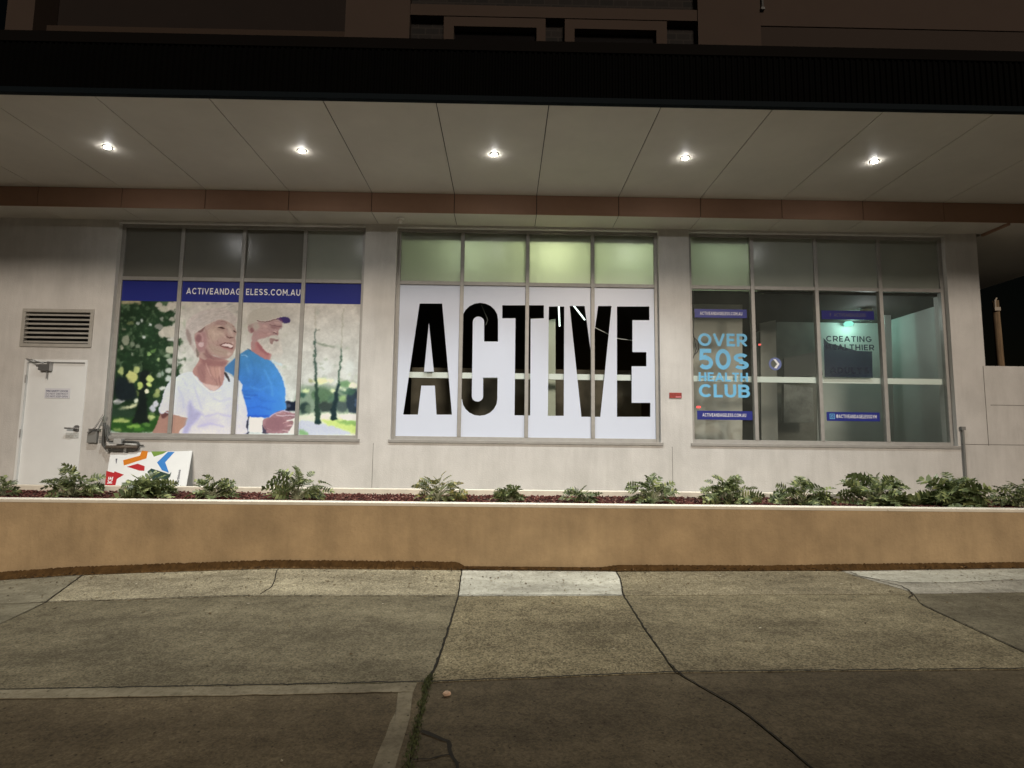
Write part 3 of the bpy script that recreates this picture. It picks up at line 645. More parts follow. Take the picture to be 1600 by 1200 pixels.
    put([(245,640),(330,640),(300,800),(300,960),(320,1040),(180,1045),(215,960),(235,850)],fD,(20,26,26),1,.9)
    ell(302,790,17,17,fD,(200,205,165)); ell(325,682,26,28,fD,(168,180,105)); ell(314,732,20,22,fD,(172,186,110)); ell(248,745,20,34,fD,(150,165,90))
    put([(45,680),(130,690),(210,760),(200,850),(50,850)],fD,(22,28,36),2,.8)
    # right pane: park with thin trees
    q=mask([(40,60),(580,60),(580,1140),(30,1140)],fE,0,False)
    put([(30,770),(150,740),(300,740),(430,790),(540,760),(540,985),(30,985)],fE,(95,120,95),2.5,.75)
    for (x,y,rx,ry,c) in [(80,920,45,50,(25,45,45)),(60,820,30,25,(40,75,65)),(220,820,90,60,(75,105,75)),(250,915,75,45,(38,50,48)),(330,850,60,40,(70,100,80)),(380,900,50,60,(60,75,75)),(475,870,60,110,(28,42,58)),(430,790,60,30,(60,95,75)),(400,730,60,30,(90,130,85)),
        (85,785,24,18,(195,210,150)),(310,780,24,20,(200,212,160)),(360,755,18,14,(205,215,175)),(398,778,18,14,(205,218,180)),(468,738,34,20,(212,224,170)),(390,850,34,22,(140,170,110)),(130,700,22,12,(120,125,80)),(210,705,60,26,(190,200,140)),(290,700,25,15,(205,215,165)),(110,935,24,40,(90,110,90)),
        (495,880,8,40,(80,100,130))]: ell(x,y,rx,ry,fE,c,1.3,.85)
    put([(30,985),(540,975),(540,1140),(30,1140)],fE,(196,204,178),1.2)
    put([(220,1010),(400,1020),(540,1060),(540,1135),(420,1120),(260,1060)],fE,(165,185,95),1.5,.85); put([(340,1030),(540,1030),(540,1062),(420,1060)],fE,(110,150,80),1.2,.8)
    put([(40,1030),(200,1055),(330,1080),(440,1140),(40,1140)],fE,(176,182,194),1); put([(40,1095),(120,1140),(40,1140)],fE,(120,160,110),1)
    put([(210,990),(290,975),(300,1020),(220,1010)],fE,(205,210,180),1); put([(380,985),(520,980),(520,1010),(400,1020)],fE,(222,224,205),1)
    line([(165,270),(165,500),(168,700),(178,850),(185,1050)],[1,2,3,6,9],fE,(38,60,50),.7); line([(380,430),(365,600),(352,720)],[1.8,2.2,3],fE,(45,72,55),.7)
    line([(352,720),(335,850),(310,950),(320,1022)],[4,7,8,9],fE,(26,46,50),.9); line([(395,110),(385,300),(380,430)],[.8,.9,1],fE,(120,120,100),.7); line([(165,90),(165,270)],.8,fE,(135,130,112),.7)
    line([(180,390),(240,410),(330,430)],[2,3,1.5],fE,(110,120,102),1); ell(160,390,12,14,fE,(60,80,68)); ell(155,495,12,12,fE,(70,90,75)); ell(185,1040,28,20,fE,(22,48,48)); ell(318,1015,32,14,fE,(22,46,46)); line([(165,285),(205,285)],1.2,fE,(110,112,98),.6)
    ell(240,600,60,70,fE,(208,214,208),4,.5); ell(440,600,50,70,fE,(205,214,206),4,.5)
    for (x,y) in [(210,560),(220,600),(370,690),(250,530),(430,440)]: ell(x,y,22,9,fE,(140,150,130),1,.6)
    # break the painted shapes of the background up like out-of-focus leaves
    wx=(fnoise((CH,CW),6*S,3,51)-.5)*4.5*S; wy=(fnoise((CH,CW),6*S,3,52)-.5)*4.5*S
    yy=np.clip(vv+wy,0,CH-1).astype(int); xx=np.clip(uu+wx,0,CW-1).astype(int); im[:]=im[yy,xx]
    hf=fnoise((CH,CW),2.2*S,2,53)[...,None]-.5; dk=im.mean(2,keepdims=True); im[:]=im*(1+.22*hf*np.clip(1.25-dk/150,0.12,1))
    im[:]=blur(im,.35*S)
    # bush behind the man's hand
    put([(980,380),(1060,350),(1130,375),(1225,360),(1225,560),(1005,560)],fC,(20,28,44),.7); ell(1075,450,35,40,fC,(95,105,120),.8,.6)
    # man: torso
    T=[(722,600),(745,568),(800,520),(830,497),(868,480),(905,500),(960,528),(1005,552),(1045,610),(1068,660),(1083,720),(1083,790),(1086,835),(1040,855),(980,885),(870,888),(855,850),(845,790),(825,720),(828,690),(790,640)]
    put([(x+6,y-2) for x,y in T if x>1000]+[(1010,560)],f1,(175,200,215),1.5,.5)
    put(T,f1,(56,120,180),.6)
    q=mask(T,f1,.6)[0:2]; sl,m=q; tv=np.clip((V_[sl]-545)/105,0,1)[...,None]; gr=np.array((60,118,158))*(1-tv)+np.array((38,100,196))*tv
    ux=np.clip((U_[sl]-400)/45,0,1)[...,None]; gr=gr*(1-ux*.4)+np.array((78,160,215))*ux*.4; gr*=1+.12*(fnoise(gr.shape[:2],9*S,3,4)-.5)[...,None]
    im[sl]=im[sl]*(1-m[...,None])+gr*m[...,None]
    put([(722,600),(745,568),(790,528),(800,560),(795,650),(760,625)],f1,(62,108,148),1,.8)
    for p,w_,c in [([(60,170),(150,230),(300,245),(420,230)],1.6,(20,62,150)),([(70,130),(200,150),(330,150)],1.2,(30,75,160)),([(80,260),(150,290),(280,300)],1.6,(18,58,150)),([(70,210),(200,265),(330,255)],1.2,(80,140,200)),([(200,660),(330,670),(500,675),(640,660)],3,(24,70,165)),([(110,330),(160,480),(200,640)],3,(26,76,165))]: line(p,w_,fC,c,1,.65)
    line([(60,1010),(130,1010),(190,1050)],1.2,fB,(140,175,200),.6); line([(640,1110),(760,1180),(840,1200)],3,fB,(175,200,215),1,.8); line([(180,890),(230,910),(265,940)],.8,fB,(40,50,70),.4)
    # man: head
    put([(265,760),(380,740),(480,890),(560,960),(640,990),(630,1050),(600,1095),(520,1090),(420,1040),(330,975),(262,915)],fB,(150,98,96),.5)
    put([(380,760),(470,890),(560,965),(610,1000),(560,1010),(440,930),(370,840)],fB,(130,72,76),1,.8); put([(270,780),(320,760),(330,900),(270,905)],fB,(145,115,112),1,.8)
    put([(200,440),(360,395),(460,400),(560,395),(650,365),(740,355),(830,400),(840,460),(800,500),(775,550),(770,600),(755,640),(680,640),(560,690),(440,710),(385,750),(300,780),(270,740),(262,660),(300,560)],fB,(148,117,114),.5)
    put([(380,420),(520,430),(600,470),(560,560),(420,560),(370,500)],fB,(160,128,122),1.2,.5); put([(380,600),(560,570),(640,620),(540,660),(400,690)],fB,(152,116,112),1.2,.8)
    put([(640,450),(760,450),(830,460),(820,500),(700,530),(620,500)],fB,(132,98,98),.8,.8)
    ell(258,515,66,92,fB,(150,122,117),.4); ell(272,540,36,52,fB,(122,80,82),.8); ell(240,470,30,26,fB,(135,118,110),.7)
    ell(345,470,60,80,fB,(156,150,138),1.5,.85); ell(215,700,40,120,fB,(172,165,156),1.2,.5)
    # cap
    put([(190,450),(180,340),(240,220),(380,150),(560,120),(730,170),(830,250),(870,290),(740,335),(640,362),(560,382),(460,388),(365,365),(300,410)],fB,(158,153,140),1,.9)
    line([(240,220),(380,150),(560,120),(730,170),(850,275)],.8,fB,(140,136,122),.8,.5)
    line([(358,362),(460,388),(560,385),(640,362),(745,332)],1.4,fB,(96,62,64),.3); line([(360,352),(460,374),(560,371),(640,348),(740,320),(850,280)],.9,fB,(182,172,162),.3,.8)
    put([(735,335),(800,305),(870,290),(940,300),(985,335),(995,370),(975,405),(920,418),(860,402),(820,368),(770,350)],fB,(52,40,88),.35); put([(735,332),(790,318),(850,372),(840,400),(800,370)],fB,(105,45,85),.5,.6)
    # face details
    line([(600,435),(660,455),(730,470),(780,470)],1.1,fB,(102,72,74),.35); line([(620,480),(670,500),(720,500)],.7,fB,(118,84,84),.4); line([(770,470),(830,475)],1.2,fB,(100,72,74),.4)
    ell(815,510,12,12,fB,(130,118,122),.4); line([(665,590),(710,605),(750,615)],1.4,fB,(92,62,64),.35); ell(700,575,30,10,fB,(185,160,150),.4,.8); line([(745,560),(765,610),(750,650)],1.1,fB,(130,92,88),.5)
    put([(375,745),(430,710),(520,690),(600,660),(660,640),(740,650),(800,680),(810,760),(830,860),(850,940),(830,1030),(760,1070),(690,1030),(640,1000),(560,950),(480,870),(420,800)],fB,(172,167,156),.7,.96,tex=.12)
    put([(600,705),(650,690),(700,710),(770,720),(765,750),(740,765),(700,735),(670,770),(650,815),(610,790)],fB,(128,102,97),.5); line([(690,735),(735,745),(765,725)],1.4,fB,(92,60,62),.35); line([(600,690),(680,680),(760,700)],1.4,fB,(180,175,166),.6,.7)
    put([(650,1000),(830,980),(840,1100),(700,1150),(630,1090)],fB,(180,180,170),2,.6)
    # man: hand, wristband
    put([(200,720),(250,690),(240,1015),(100,1018),(160,900)],fC,(44,48,64),.5); put([(510,840),(640,900),(660,1018),(510,1018)],fC,(62,58,74),.6)
    put([(535,745),(640,700),(700,650),(780,600),(900,550),(1000,560),(1090,575),(1210,590),(1215,640),(1200,700),(1100,740),(1170,780),(1165,840),(1125,900),(1090,960),(1040,1020),(640,1020),(590,960),(535,880)],fC,(136,98,104),.4,tex=.12)
    put([(640,720),(900,700),(1000,800),(900,960),(640,960),(580,850)],fC,(126,86,94),1.2,.8)
    for p,w_,c in [([(660,690),(780,610),(960,560),(1080,580)],1.3,(190,180,205)),([(800,640),(900,665),(1040,650),(1200,660)],1.2,(205,190,200)),([(1020,770),(1120,750),(1200,730)],1.6,(225,225,220)),([(940,820),(1000,790),(1060,780)],1,(185,145,140)),([(1040,870),(1140,860)],.9,(215,190,185)),([(930,960),(1080,980)],.9,(205,180,180)),([(820,600),(930,600),(1010,610)],1.5,(160,120,125)),([(540,860),(600,920),(700,960)],.8,(160,125,125)),([(560,870),(620,960)],1,(90,60,75)),([(1060,680),(1180,690)],1.6,(120,88,92)),([(1050,820),(1150,820)],1.8,(130,95,92)),([(1000,920),(1100,910)],1.8,(125,90,90))]: line(p,w_,fC,c,.4,.85)
    put([(1080,560),(1210,560),(1210,600),(1130,600)],fC,(190,200,190),.6,.8); put([(1130,900),(1210,760),(1215,1020),(1050,1020)],fC,(205,212,205),.7)
    put([(245,695),(300,690),(530,702),(525,760),(512,900),(518,1005),(400,1005),(232,992),(230,850)],fC,(205,209,220),.35); line([(240,800),(235,985)],1,fC,(180,185,205),.5)
    # woman: arm, shirt
    put([(345,845),(380,840),(440,868),(498,875),(488,920),(462,985),(300,985),(320,920)],f1,(146,108,94),.5); put([(345,848),(400,860),(350,890)],f1,(80,45,45),.7,.8); put([(430,880),(495,885),(470,975),(425,975)],f1,(160,122,100),1,.6)
    SH=[(440,640),(480,622),(533,613),(560,640),(580,668),(640,716),(690,705),(715,660),(720,612),(760,640),(790,655),(812,670),(828,695),(822,730),(835,770),(850,820),(858,880),(848,930),(828,985),(470,985),(490,930),(505,888),(440,873),(385,845),(345,862),(330,832),(350,780),(360,735),(395,670)]
    put(SH,f1,(190,196,210),.5)
    q=mask(SH,f1,.5); sl,m=q; tv=np.clip((V_[sl]-600)/80,0,1)[...,None]; gr=np.array((184,190,202))*(1-tv)+np.array((196,192,216))*tv
    gr*=1+.05*(fnoise(gr.shape[:2],16*S,3,9)-.5)[...,None]*2; im[sl]=im[sl]*(1-m[...,None])+gr*m[...,None]
    put([(500,880),(512,780),(540,830),(580,850),(560,900),(520,940),(500,985),(470,985),(490,920)],f1,(140,138,170),2,.7); put([(560,910),(640,880),(700,900),(600,950)],f1,(176,172,204),3,.6)
    line([(505,888),(514,860),(520,800)],1.2,f1,(150,155,180),.8); line([(345,845),(400,862),(500,884)],1.1,f1,(205,210,222),.4); line([(440,640),(435,750),(420,860)],2,f1,(200,206,216),1.5,.5); line([(530,620),(575,680),(640,735),(700,722)],1.3,f1,(206,208,220),.5); line([(540,850),(640,800),(760,790)],4,f1,(205,210,222),3,.4)
    put([(715,612),(735,620),(756,668),(740,660)],f1,(50,48,48),.4)
    # woman: neck
    put([(565,480),(572,530),(555,570),(530,612),(560,645),(580,670),(640,722),(692,708),(718,660),(722,600),(738,560),(745,545),(660,520)],f1,(150,110,102),.5)
    put([(560,580),(600,560),(610,640),(600,680),(565,640)],f1,(128,88,86),1.2,.7); put([(640,560),(700,560),(690,640),(650,640)],f1,(162,122,108),1.2,.7); line([(620,560),(640,620),(680,690)],1,f1,(118,80,78),.7,.7)
    put([(590,680),(640,690),(690,700),(660,725),(625,712)],f1,(185,160,150),.7,.8); line([(688,640),(696,690)],1.2,f1,(110,70,66),.5,.8); put([(570,500),(640,540),(740,555),(700,580),(600,570)],f1,(118,76,76),1.5,.7)
    # woman: face and hair
    FC=[(270,620),(340,570),(480,460),(640,375),(760,340),(900,380),(1000,450),(1040,520),(1055,600),(1040,680),(1052,760),(1050,840),(1020,920),(975,1010),(900,1075),(800,1075),(680,1030),(560,1010),(480,1100),(360,1050),(320,900),(280,780)]
    put(FC,fA,(150,122,112),.5)
    put([(560,500),(760,440),(820,560),(740,700),(600,760),(520,640)],fA,(156,134,118),2,.8); put([(560,800),(700,860),(900,930),(880,1020),(700,1000),(560,920)],fA,(146,126,112),1.5,.8); put([(300,640),(440,560),(500,700),(470,900),(360,960),(310,820)],fA,(138,100,100),1.2,.8)
    put([(480,880),(560,980),(700,1050),(860,1070),(800,1100),(600,1100),(460,1050)],fA,(124,88,86),1.2,.8); put([(860,400),(980,460),(1000,560),(920,600),(860,500)],fA,(150,134,122),1.2,.8); put([(640,390),(760,360),(860,400),(840,450),(700,440)],fA,(136,102,98),1.2,.8)
    put([(940,500),(1000,600),(1030,660),(960,660),(900,600)],fA,(160,138,128),.8,.7)
    line([(760,375),(830,385),(880,415)],1.1,fA,(112,82,78),.4); put([(700,492),(760,478),(815,488),(835,512),(800,522),(740,508)],fA,(58,34,34),.35); line([(680,520),(760,535),(830,530)],.9,fA,(128,100,92),.6)
    put([(998,545),(1030,560),(1050,585),(1020,580)],fA,(42,26,28),.35); line([(980,470),(1020,480)],1,fA,(118,95,88),.5); line([(870,660),(930,690),(1000,675)],1.5,fA,(84,52,50),.4); line([(840,650),(880,620),(870,680)],.9,fA,(122,86,82),.5)
    put([(745,830),(790,795),(850,780),(920,785),(980,805),(1002,840),(995,885),(960,900),(900,885),(840,875),(790,865)],fA,(92,52,50),.4); put([(770,828),(840,798),(920,805),(985,832),(982,865),(945,878),(880,850),(800,842)],fA,(196,176,170),.3)
    line([(790,865),(880,890),(960,915),(1000,900)],1.4,fA,(146,98,94),.4); line([(680,825),(750,830)],.7,fA,(118,80,78),.4); ell(920,985,40,18,fA,(180,165,156),1,.7); ell(990,790,16,26,fA,(184,160,150),.8,.7); line([(700,760),(740,800),(750,860)],.8,fA,(128,95,90),.6,.7)
    line([(480,520),(510,640),(540,720)],1,fA,(118,82,80),.8,.7)
    ell(362,715,88,120,fA,(142,106,104),.5); ell(345,700,50,70,fA,(112,74,76),.9,.8); line([(300,620),(380,600),(430,680),(420,760)],1,fA,(160,126,120),.5); ell(395,815,52,48,fA,(176,150,148),.5,.9)
    H_=[(118,400),(200,300),(340,215),(520,150),(700,125),(860,150),(980,230),(1065,320),(1050,420),(1000,440),(940,400),(870,355),(760,335),(640,372),(500,440),(390,520),(290,590),(245,640),(235,700),(255,800),(290,860),(320,920),(350,970),(355,1020),(325,1065),(260,950),(190,830),(130,720),(100,560)]
    put(H_,fA,(166,156,148),.7,.97,tex=.10)
    put([(105,540),(150,530),(200,640),(215,750),(200,830),(140,720)],fA,(118,102,95),.9,.75); put([(300,870),(350,960),(360,1020),(320,1060),(300,960)],fA,(102,88,78),.6,.8); put([(330,575),(400,525),(470,480),(430,560),(380,590)],fA,(92,58,58),.5,.8)
    for i in range(14):
        y0=180+i*22; line([(150+i*8,470+i*8),(350+i*6,y0+120),(620,y0+30-i*6),(860,y0-10)],.5,fA,(132+(i%3)*20,126+(i%3)*20,116+(i%3)*20),.4,.45)
    line([(290,590),(390,520),(500,440),(640,372),(760,335)],1.1,fA,(176,166,156),.5,.8)
    for (x,y,rx,ry) in [(510,55,40,14),(920,60,50,18),(640,40,60,10),(1075,200,12,30)]: ell(x,y,rx,ry,fA,(120,122,115),.8,.7)
    def skinl(p,w_,fr,c,o=.5,sf=.5): line(p,w_,fr,c,sf,o)
    # fine creases and highlights of the faces and cloth
    for p in ([(700,545),(760,560),(830,555)],[(840,500),(880,520),(900,540)],[(845,515),(890,550)],[(600,520),(650,500),(690,495)],[(620,470),(700,440),(780,440)],[(660,430),(760,405)],[(720,700),(700,760),(710,820)],[(560,640),(600,740),(640,800)],[(640,900),(720,940),(820,960)],[(520,760),(560,860),(620,930)]): skinl(p,.6,fA,(112,80,76),.5)
    for p in ([(720,600),(800,620),(860,690)],[(660,600),(720,640)],[(900,470),(950,560),(985,640)],[(700,470),(760,455)],[(880,1010),(940,1005)],[(600,560),(640,600),(640,680)]): skinl(p,2.2,fA,(186,164,150),.45,.9)
    for p in ([(430,980),(520,1040),(640,1090)],[(480,900),(500,980),(600,1060)]): skinl(p,1.6,fA,(105,70,70),.5,.8)
    for p in ([(600,560),(625,620),(650,660)],[(660,580),(670,640),(680,700)],[(585,600),(600,650)]): skinl(p,.8,f1,(112,74,72),.5)
    for p in ([(610,560),(640,640)],[(690,580),(700,650)]): skinl(p,1.6,f1,(184,150,138),.5,.8)
    for p in ([(560,470),(620,500)],[(540,500),(600,530)],[(440,560),(500,600),(560,610)],[(640,560),(650,610)],[(420,500),(480,520)]): skinl(p,.7,fB,(118,86,86),.5)
    for p in ([(480,460),(560,480)],[(700,520),(740,560)],[(560,620),(620,600)],[(700,400),(800,420)]): skinl(p,1.6,fB,(180,152,144),.5,.7)
    gg=np.random.default_rng(12)
    for _ in range(70):
        x=gg.uniform(420,820); y=gg.uniform(700,1010)
        if y<700+(x-420)*0 or y>760+(x-400)*.85: continue
        v_=gg.integers(145,205); line([(x,y),(x+gg.uniform(-8,14),y+gg.uniform(25,55))],.45,fB,(v_,v_-3,v_-12),.3,.6)
    for _ in range(90):
        x=gg.uniform(150,950); y0=420-.32*x+gg.uniform(-60,170); v_=gg.integers(120,182)
        if y0>600-.28*x: continue
        line([(x,y0),(x+60,y0-22),(x+120,y0-34)],.45,fA,(v_,v_-5,v_-12),.3,.55)
    for p,c in (([(540,700),(560,760),(590,840)],(160,162,186)),([(650,770),(700,790),(760,770)],(164,166,190)),([(800,720),(790,780),(800,850)],(158,160,186)),([(440,700),(470,760),(480,830)],(160,165,182)),([(600,880),(680,860),(760,880)],(158,154,186)),([(560,940),(640,920),(720,940)],(150,146,180)),([(520,880),(560,860),(600,870)],(146,144,176)),([(470,650),(500,700)],(168,172,188))): line(p,2.2,f1,c,1.2,.6)
    for p,c in (([(880,540),(900,600),(890,660)],(44,100,160)),([(960,600),(1000,680),(1010,760)],(80,150,205)),([(900,760),(960,790),(1030,790)],(34,92,180)),([(860,830),(930,820),(1000,840)],(30,84,170)),([(870,700),(930,720),(990,700)],(72,142,200)),([(850,560),(870,620)],(80,140,185))): line(p,2.2,f1,c,1.2,.55)
    wx=(fnoise((CH,CW),3*S,2,61)-.5)*1.6*S; wy=(fnoise((CH,CW),3*S,2,62)-.5)*1.6*S
    yy=np.clip(vv+wy,0,CH-1).astype(int); xx=np.clip(uu+wx,0,CW-1).astype(int); im[:]=im[yy,xx]
    im[:]=im*(1+.05*(fnoise((CH,CW),1.3*S,1,63)[...,None]-.5))*np.array((1.0,1.02,1.07))
    return np.clip(im,0,255)/255
IM=mural()
def sample(u,v):
    x=np.clip((np.asarray(u)-CU)*S,0,CW-1.01); y=np.clip((np.asarray(v)-CV)*S,0,CH-1.01)
    xi=x.astype(int); yi=y.astype(int); fx=(x-xi)[:,None]; fy=(y-yi)[:,None]
    return (IM[yi,xi]*(1-fx)+IM[yi,xi+1]*fx)*(1-fy)+(IM[yi+1,xi]*(1-fx)+IM[yi+1,xi+1]*fx)*fy
PRINT_GAIN=1.45
M_print=filmm('printed_vinyl',(.5,.5,.5),(.3,.3,.3),rough=.4,fac=.0,vcol='print',spec=.25)
poster=thing('window_poster',(-4.03,D+.02,ZB),'large printed mural of a smiling older couple in a park under a blue band','poster')
def print_panel(x0,x1,z0,z1,y,parent):
    nx=max(2,int((x1-x0)/.0085)); nz=max(2,int((z1-z0)/.0085)); X,Z=np.meshgrid(np.linspace(x0,x1,nx),np.linspace(z0,z1,nz)); P=np.stack([X.ravel(),np.full(X.size,D),Z.ravel()],1)
    d=P@np.array(FW); u=800+FPX*(P@np.array(RT))/d; v=600-FPX*(P@np.array(UP))/d
    c=sample(u,v); c=np.where(c<=.04045,c/12.92,((np.clip(c,0,1)+.055)/1.055)**2.4)*PRINT_GAIN; l_=c.mean(1,keepdims=True); w_=np.clip((c[:,:1]-c[:,1:2])*7,0,1)*.14+.04; c=c*(1-w_)+l_*w_; c*=1+.16*np.clip((c[:,:1]-c[:,2:3])*6,0,1); c=np.clip(c,0,.88)
    off=wloc(parent); P[:,1]=y; P-=np.array(off)
    i=np.arange(nz-1)[:,None]*nx+np.arange(nx-1)[None]; F=np.stack([i,i+1,i+1+nx,i+nx],-1).reshape(-1,4)
    me=bpy.data.meshes.new('poster_panel'); me.from_pydata(P.tolist(),[],F.tolist()); me.update(); me.materials.append(M_print)
    a=me.color_attributes.new('print','FLOAT_COLOR','POINT'); a.data.foreach_set('color',np.concatenate([c,np.ones((len(c),1))],1).astype(np.float32).ravel())
    o=bpy.data.objects.new('poster_panel',me); C.objects.link(o); o.parent=parent; return o
xw,ww=WIN[0]; pw=ww/4
ZBAND0=aty(375,472,D).z; 
for k in range(4):
    a=xw+pw*k+(.055 if k==0 else .028); b_=xw+pw*(k+1)-(.055 if k==3 else .028)
    print_panel(a,b_,ZB+.05,ZBAND0,D+.026,poster)
    bb=B((a,D+.024,ZBAND0),(b_,D+.027,ZM-.03)).build('blue_band',M_blue,poster)
def wallxz(y): return lambda x,yy,z:(x,y-z,yy)
p0=aty(291,459.2,D+.02); p1=aty(374,450.6,D+.02); p2=aty(384,461,D+.02); p3=aty(469.5,452.5,D+.02)
stroke_text('ACTIVEANDAG',wallxz(D+.0235),(p0.x,(p0.z+p2.z)/2,p1.x+.02,(p1.z+p3.z)/2),gap=.2).build('lettering',M_wt,poster)
stroke_text('ELESS.COM.AU',wallxz(D+.0235),(p2.x,(p0.z+p2.z)/2,p3.x,(p1.z+p3.z)/2),gap=.2).build('lettering',M_wt,poster)
# ---------------------------------------------------------------- ACTIVE window film
F3=lambda x,y:(600+x/2.609,340+y/2.609)
def P3(pts): 
    out=[]
    for p in pts: q=aty(*F3(*p),D+.02); out.append((q.x,q.z))
    return out
def arc(cx,cy,rx,ry,a0,a1,n=10): return [(cx+rx*math.cos(R(a0+(a1-a0)*i/n)),cy-ry*math.sin(R(a0+(a1-a0)*i/n))) for i in range(n+1)]
LET=[ [(145,350),(237,350),(277,803),(214,803),(207,685),(152,685),(138,803),(78,803)], [(183,428),(203,628),(163,628)],
 arc(392,415,73,68,0,180)+[(319,420),(316,740)]+arc(390,740,72,68,180,360)+[(463,652),(404,652),(404,728)]+arc(381,728,23,22,0,-180)[::1]+[(362,425)]+arc(385,425,23,22,180,0)+[(408,505),(465,505)],
 [(482,357),(652,357),(652,410),(598,412),(596,806),(532,806),(536,410),(482,410)],
 [(672,362),(735,362),(733,808),(668,808)],
 [(757,360),(818,360),(845,560),(873,360),(928,360),(882,812),(805,812)],
 [(950,362),(1082,362),(1082,418),(1013,418),(1013,548),(1070,548),(1070,606),(1010,606),(1010,755),(1086,755),(1086,812),(950,812)] ]
xw2,ww2=WIN[1]
rect=[(xw2+.03,ZB+.03),(xw2+ww2-.03,ZB+.03),(xw2+ww2-.03,ZM-.02),(xw2+.03,ZM-.02)]
fm=outline_mb([rect]+[P3(l) for l in LET],.0016,wallxz(D+.026)).build('window_sign_film',M_white_film)
tag(fm,'white window film with the huge letters ACTIVE left clear and dark','window sign')
# ---------------------------------------------------------------- right window decals
def pxbox(u0,v0,u1,v1,y): a=aty((u0+u1)/2,v1,y); b=aty((u0+u1)/2,v0,y); l=aty(u0,(v0+v1)/2,y); r=aty(u1,(v0+v1)/2,y); return (l.x,a.z,r.x,b.z)
def strip(u0,v0,u1,v1,label,text,tb,m,icon=None,tm=None):
    x0,z0,x1,z1=pxbox(u0,v0,u1,v1,D+.02); t=thing('window_decal',(x0,D+.026,z0),label,'window decal','blue decal strips on the right window')
    B((x0,D+.0255,z0),(x1,D+.0265,z1)).build('strip',m,t)
    stroke_text(text,wallxz(D+.0252),pxbox(*tb,D+.02),gap=.2).build('lettering',tm or M_wt,t)
    if icon=='cam':
        bx=pxbox(1297,646.5,1304.5,654.5,D+.02); cx,cz=(bx[0]+bx[2])/2,(bx[1]+bx[3])/2; h=(bx[3]-bx[1])/2
        sq=lambda r:[(cx-r,cz-r),(cx+r,cz-r),(cx+r,cz+r),(cx-r,cz+r)]; ci=lambda r:[(cx+r*math.cos(a),cz+r*math.sin(a)) for a in np.linspace(0,6.28,16,endpoint=False)]
        outline_mb([sq(h),sq(h*.78),ci(h*.5),ci(h*.3)],.0006,wallxz(D+.025)).build('icon',M_lb,t)
    return t
strip(1085,483,1167,496.5,'blue web address strip at the top of the left pane, above the club lettering','ACTIVEANDAGELESS.COM.AU',(1094,487.3,1160,492.2),M_blue)
strip(1089.5,642,1176,656,'blue web address strip at the bottom of the left pane, below the club lettering','ACTIVEANDAGELESS.COM.AU',(1098,646,1166,651.2),M_blue)
strip(1284,485.5,1366,499,'dark navy strip at the top of the third pane above the glow','F  ACTIVEANDAGELESS',(1297,489.5,1353,494.8),M_navy,tm=M_grey_l)
strip(1292,644,1375,658,'blue strip with a square camera icon at the bottom of the third pane','@ACTIVEANDAGELESSGYM',(1307,648,1370,653.6),M_blue,icon='cam')
t=thing('window_lettering',(2.9,D+.026,.7),'large pale blue lettering OVER 50S HEALTH CLUB on the right window','window lettering')
for s,bx in (('OVER',(1091,521,1167,541)),('50',(1092,545,1142,577.5)),('S',(1147,552,1169,577.5)),('HEALTH',(1092,582,1169,596)),('CLUB',(1092,600.5,1171,621))):
    stroke_text(s,wallxz(D+.0262),pxbox(*bx,D+.02),sw=.2,gap=.13,thick=.001).build('lettering',M_lb,t)
t=thing('window_lettering',(5.0,D+.026,.9),'faded lettering CREATING HEALTHIER over a navy picture on the third pane','window lettering')
def seethrough(m,f):
    n=m.node_tree; o=n.nodes['Material Output']; src=o.inputs[0].links[0].from_socket
    t=n.nodes.new('ShaderNodeBsdfTransparent'); x=n.nodes.new('ShaderNodeMixShader'); x.inputs[0].default_value=f
    n.links.new(src,x.inputs[1]); n.links.new(t.outputs[0],x.inputs[2]); n.links.new(x.outputs[0],o.inputs[0]); return m
M_faded=seethrough(filmm('faded_navy_vinyl',(.028,.036,.055),(.02,.03,.05),rough=.4,fac=.15),.12)
for s,bx in (('CREATING',(1291,525,1362,534)),('HEALTHIER',(1291,538,1366,547)),('ADULTS',(1297,574,1357,583.5))):
    stroke_text(s,wallxz(D+.0245),pxbox(*bx,D+.02),sw=.19,thick=.0008).build('lettering',M_faded,t)
pic=[(1287,528),(1295,536),(1315,541),(1340,548),(1363,549),(1364,590),(1289,589)]
q=[aty(u,v,D+.02) for u,v in pic]; outline_mb([[(p.x,p.z) for p in q]],.0008,wallxz(D+.0262)).build('picture',seethrough(filmm('navy_picture',(.04,.055,.10),(.05,.07,.12),rough=.4,fac=.35,var=.5),.35),t)
# round ring sticker
t=thing('window_sticker',(4.2,D+.026,1.1),'small round blue ring sticker with a white chevron on the right window','sticker')
cc=aty(1211.5,568.5,D+.02)
ring=lambda r,dx=0:[(cc.x+dx+r*math.cos(a),cc.z+r*math.sin(a)) for a in np.linspace(0,2*math.pi,28,endpoint=False)]
outline_mb([ring(.098),ring(.062,-.006)],.0008,wallxz(D+.0255)).build('ring',filmm('periwinkle_vinyl',(.16,.20,.42),(.1,.1,.3),fac=.1),t)
ch=[(-.03,.075),(.01,.07),(.065,.0),(.02,-.07),(-.02,-.065),(.03,-.005)]
outline_mb([[(cc.x+a,cc.z+b) for a,b in ch]],.0006,wallxz(D+.0245)).build('chevron',M_wt,t)
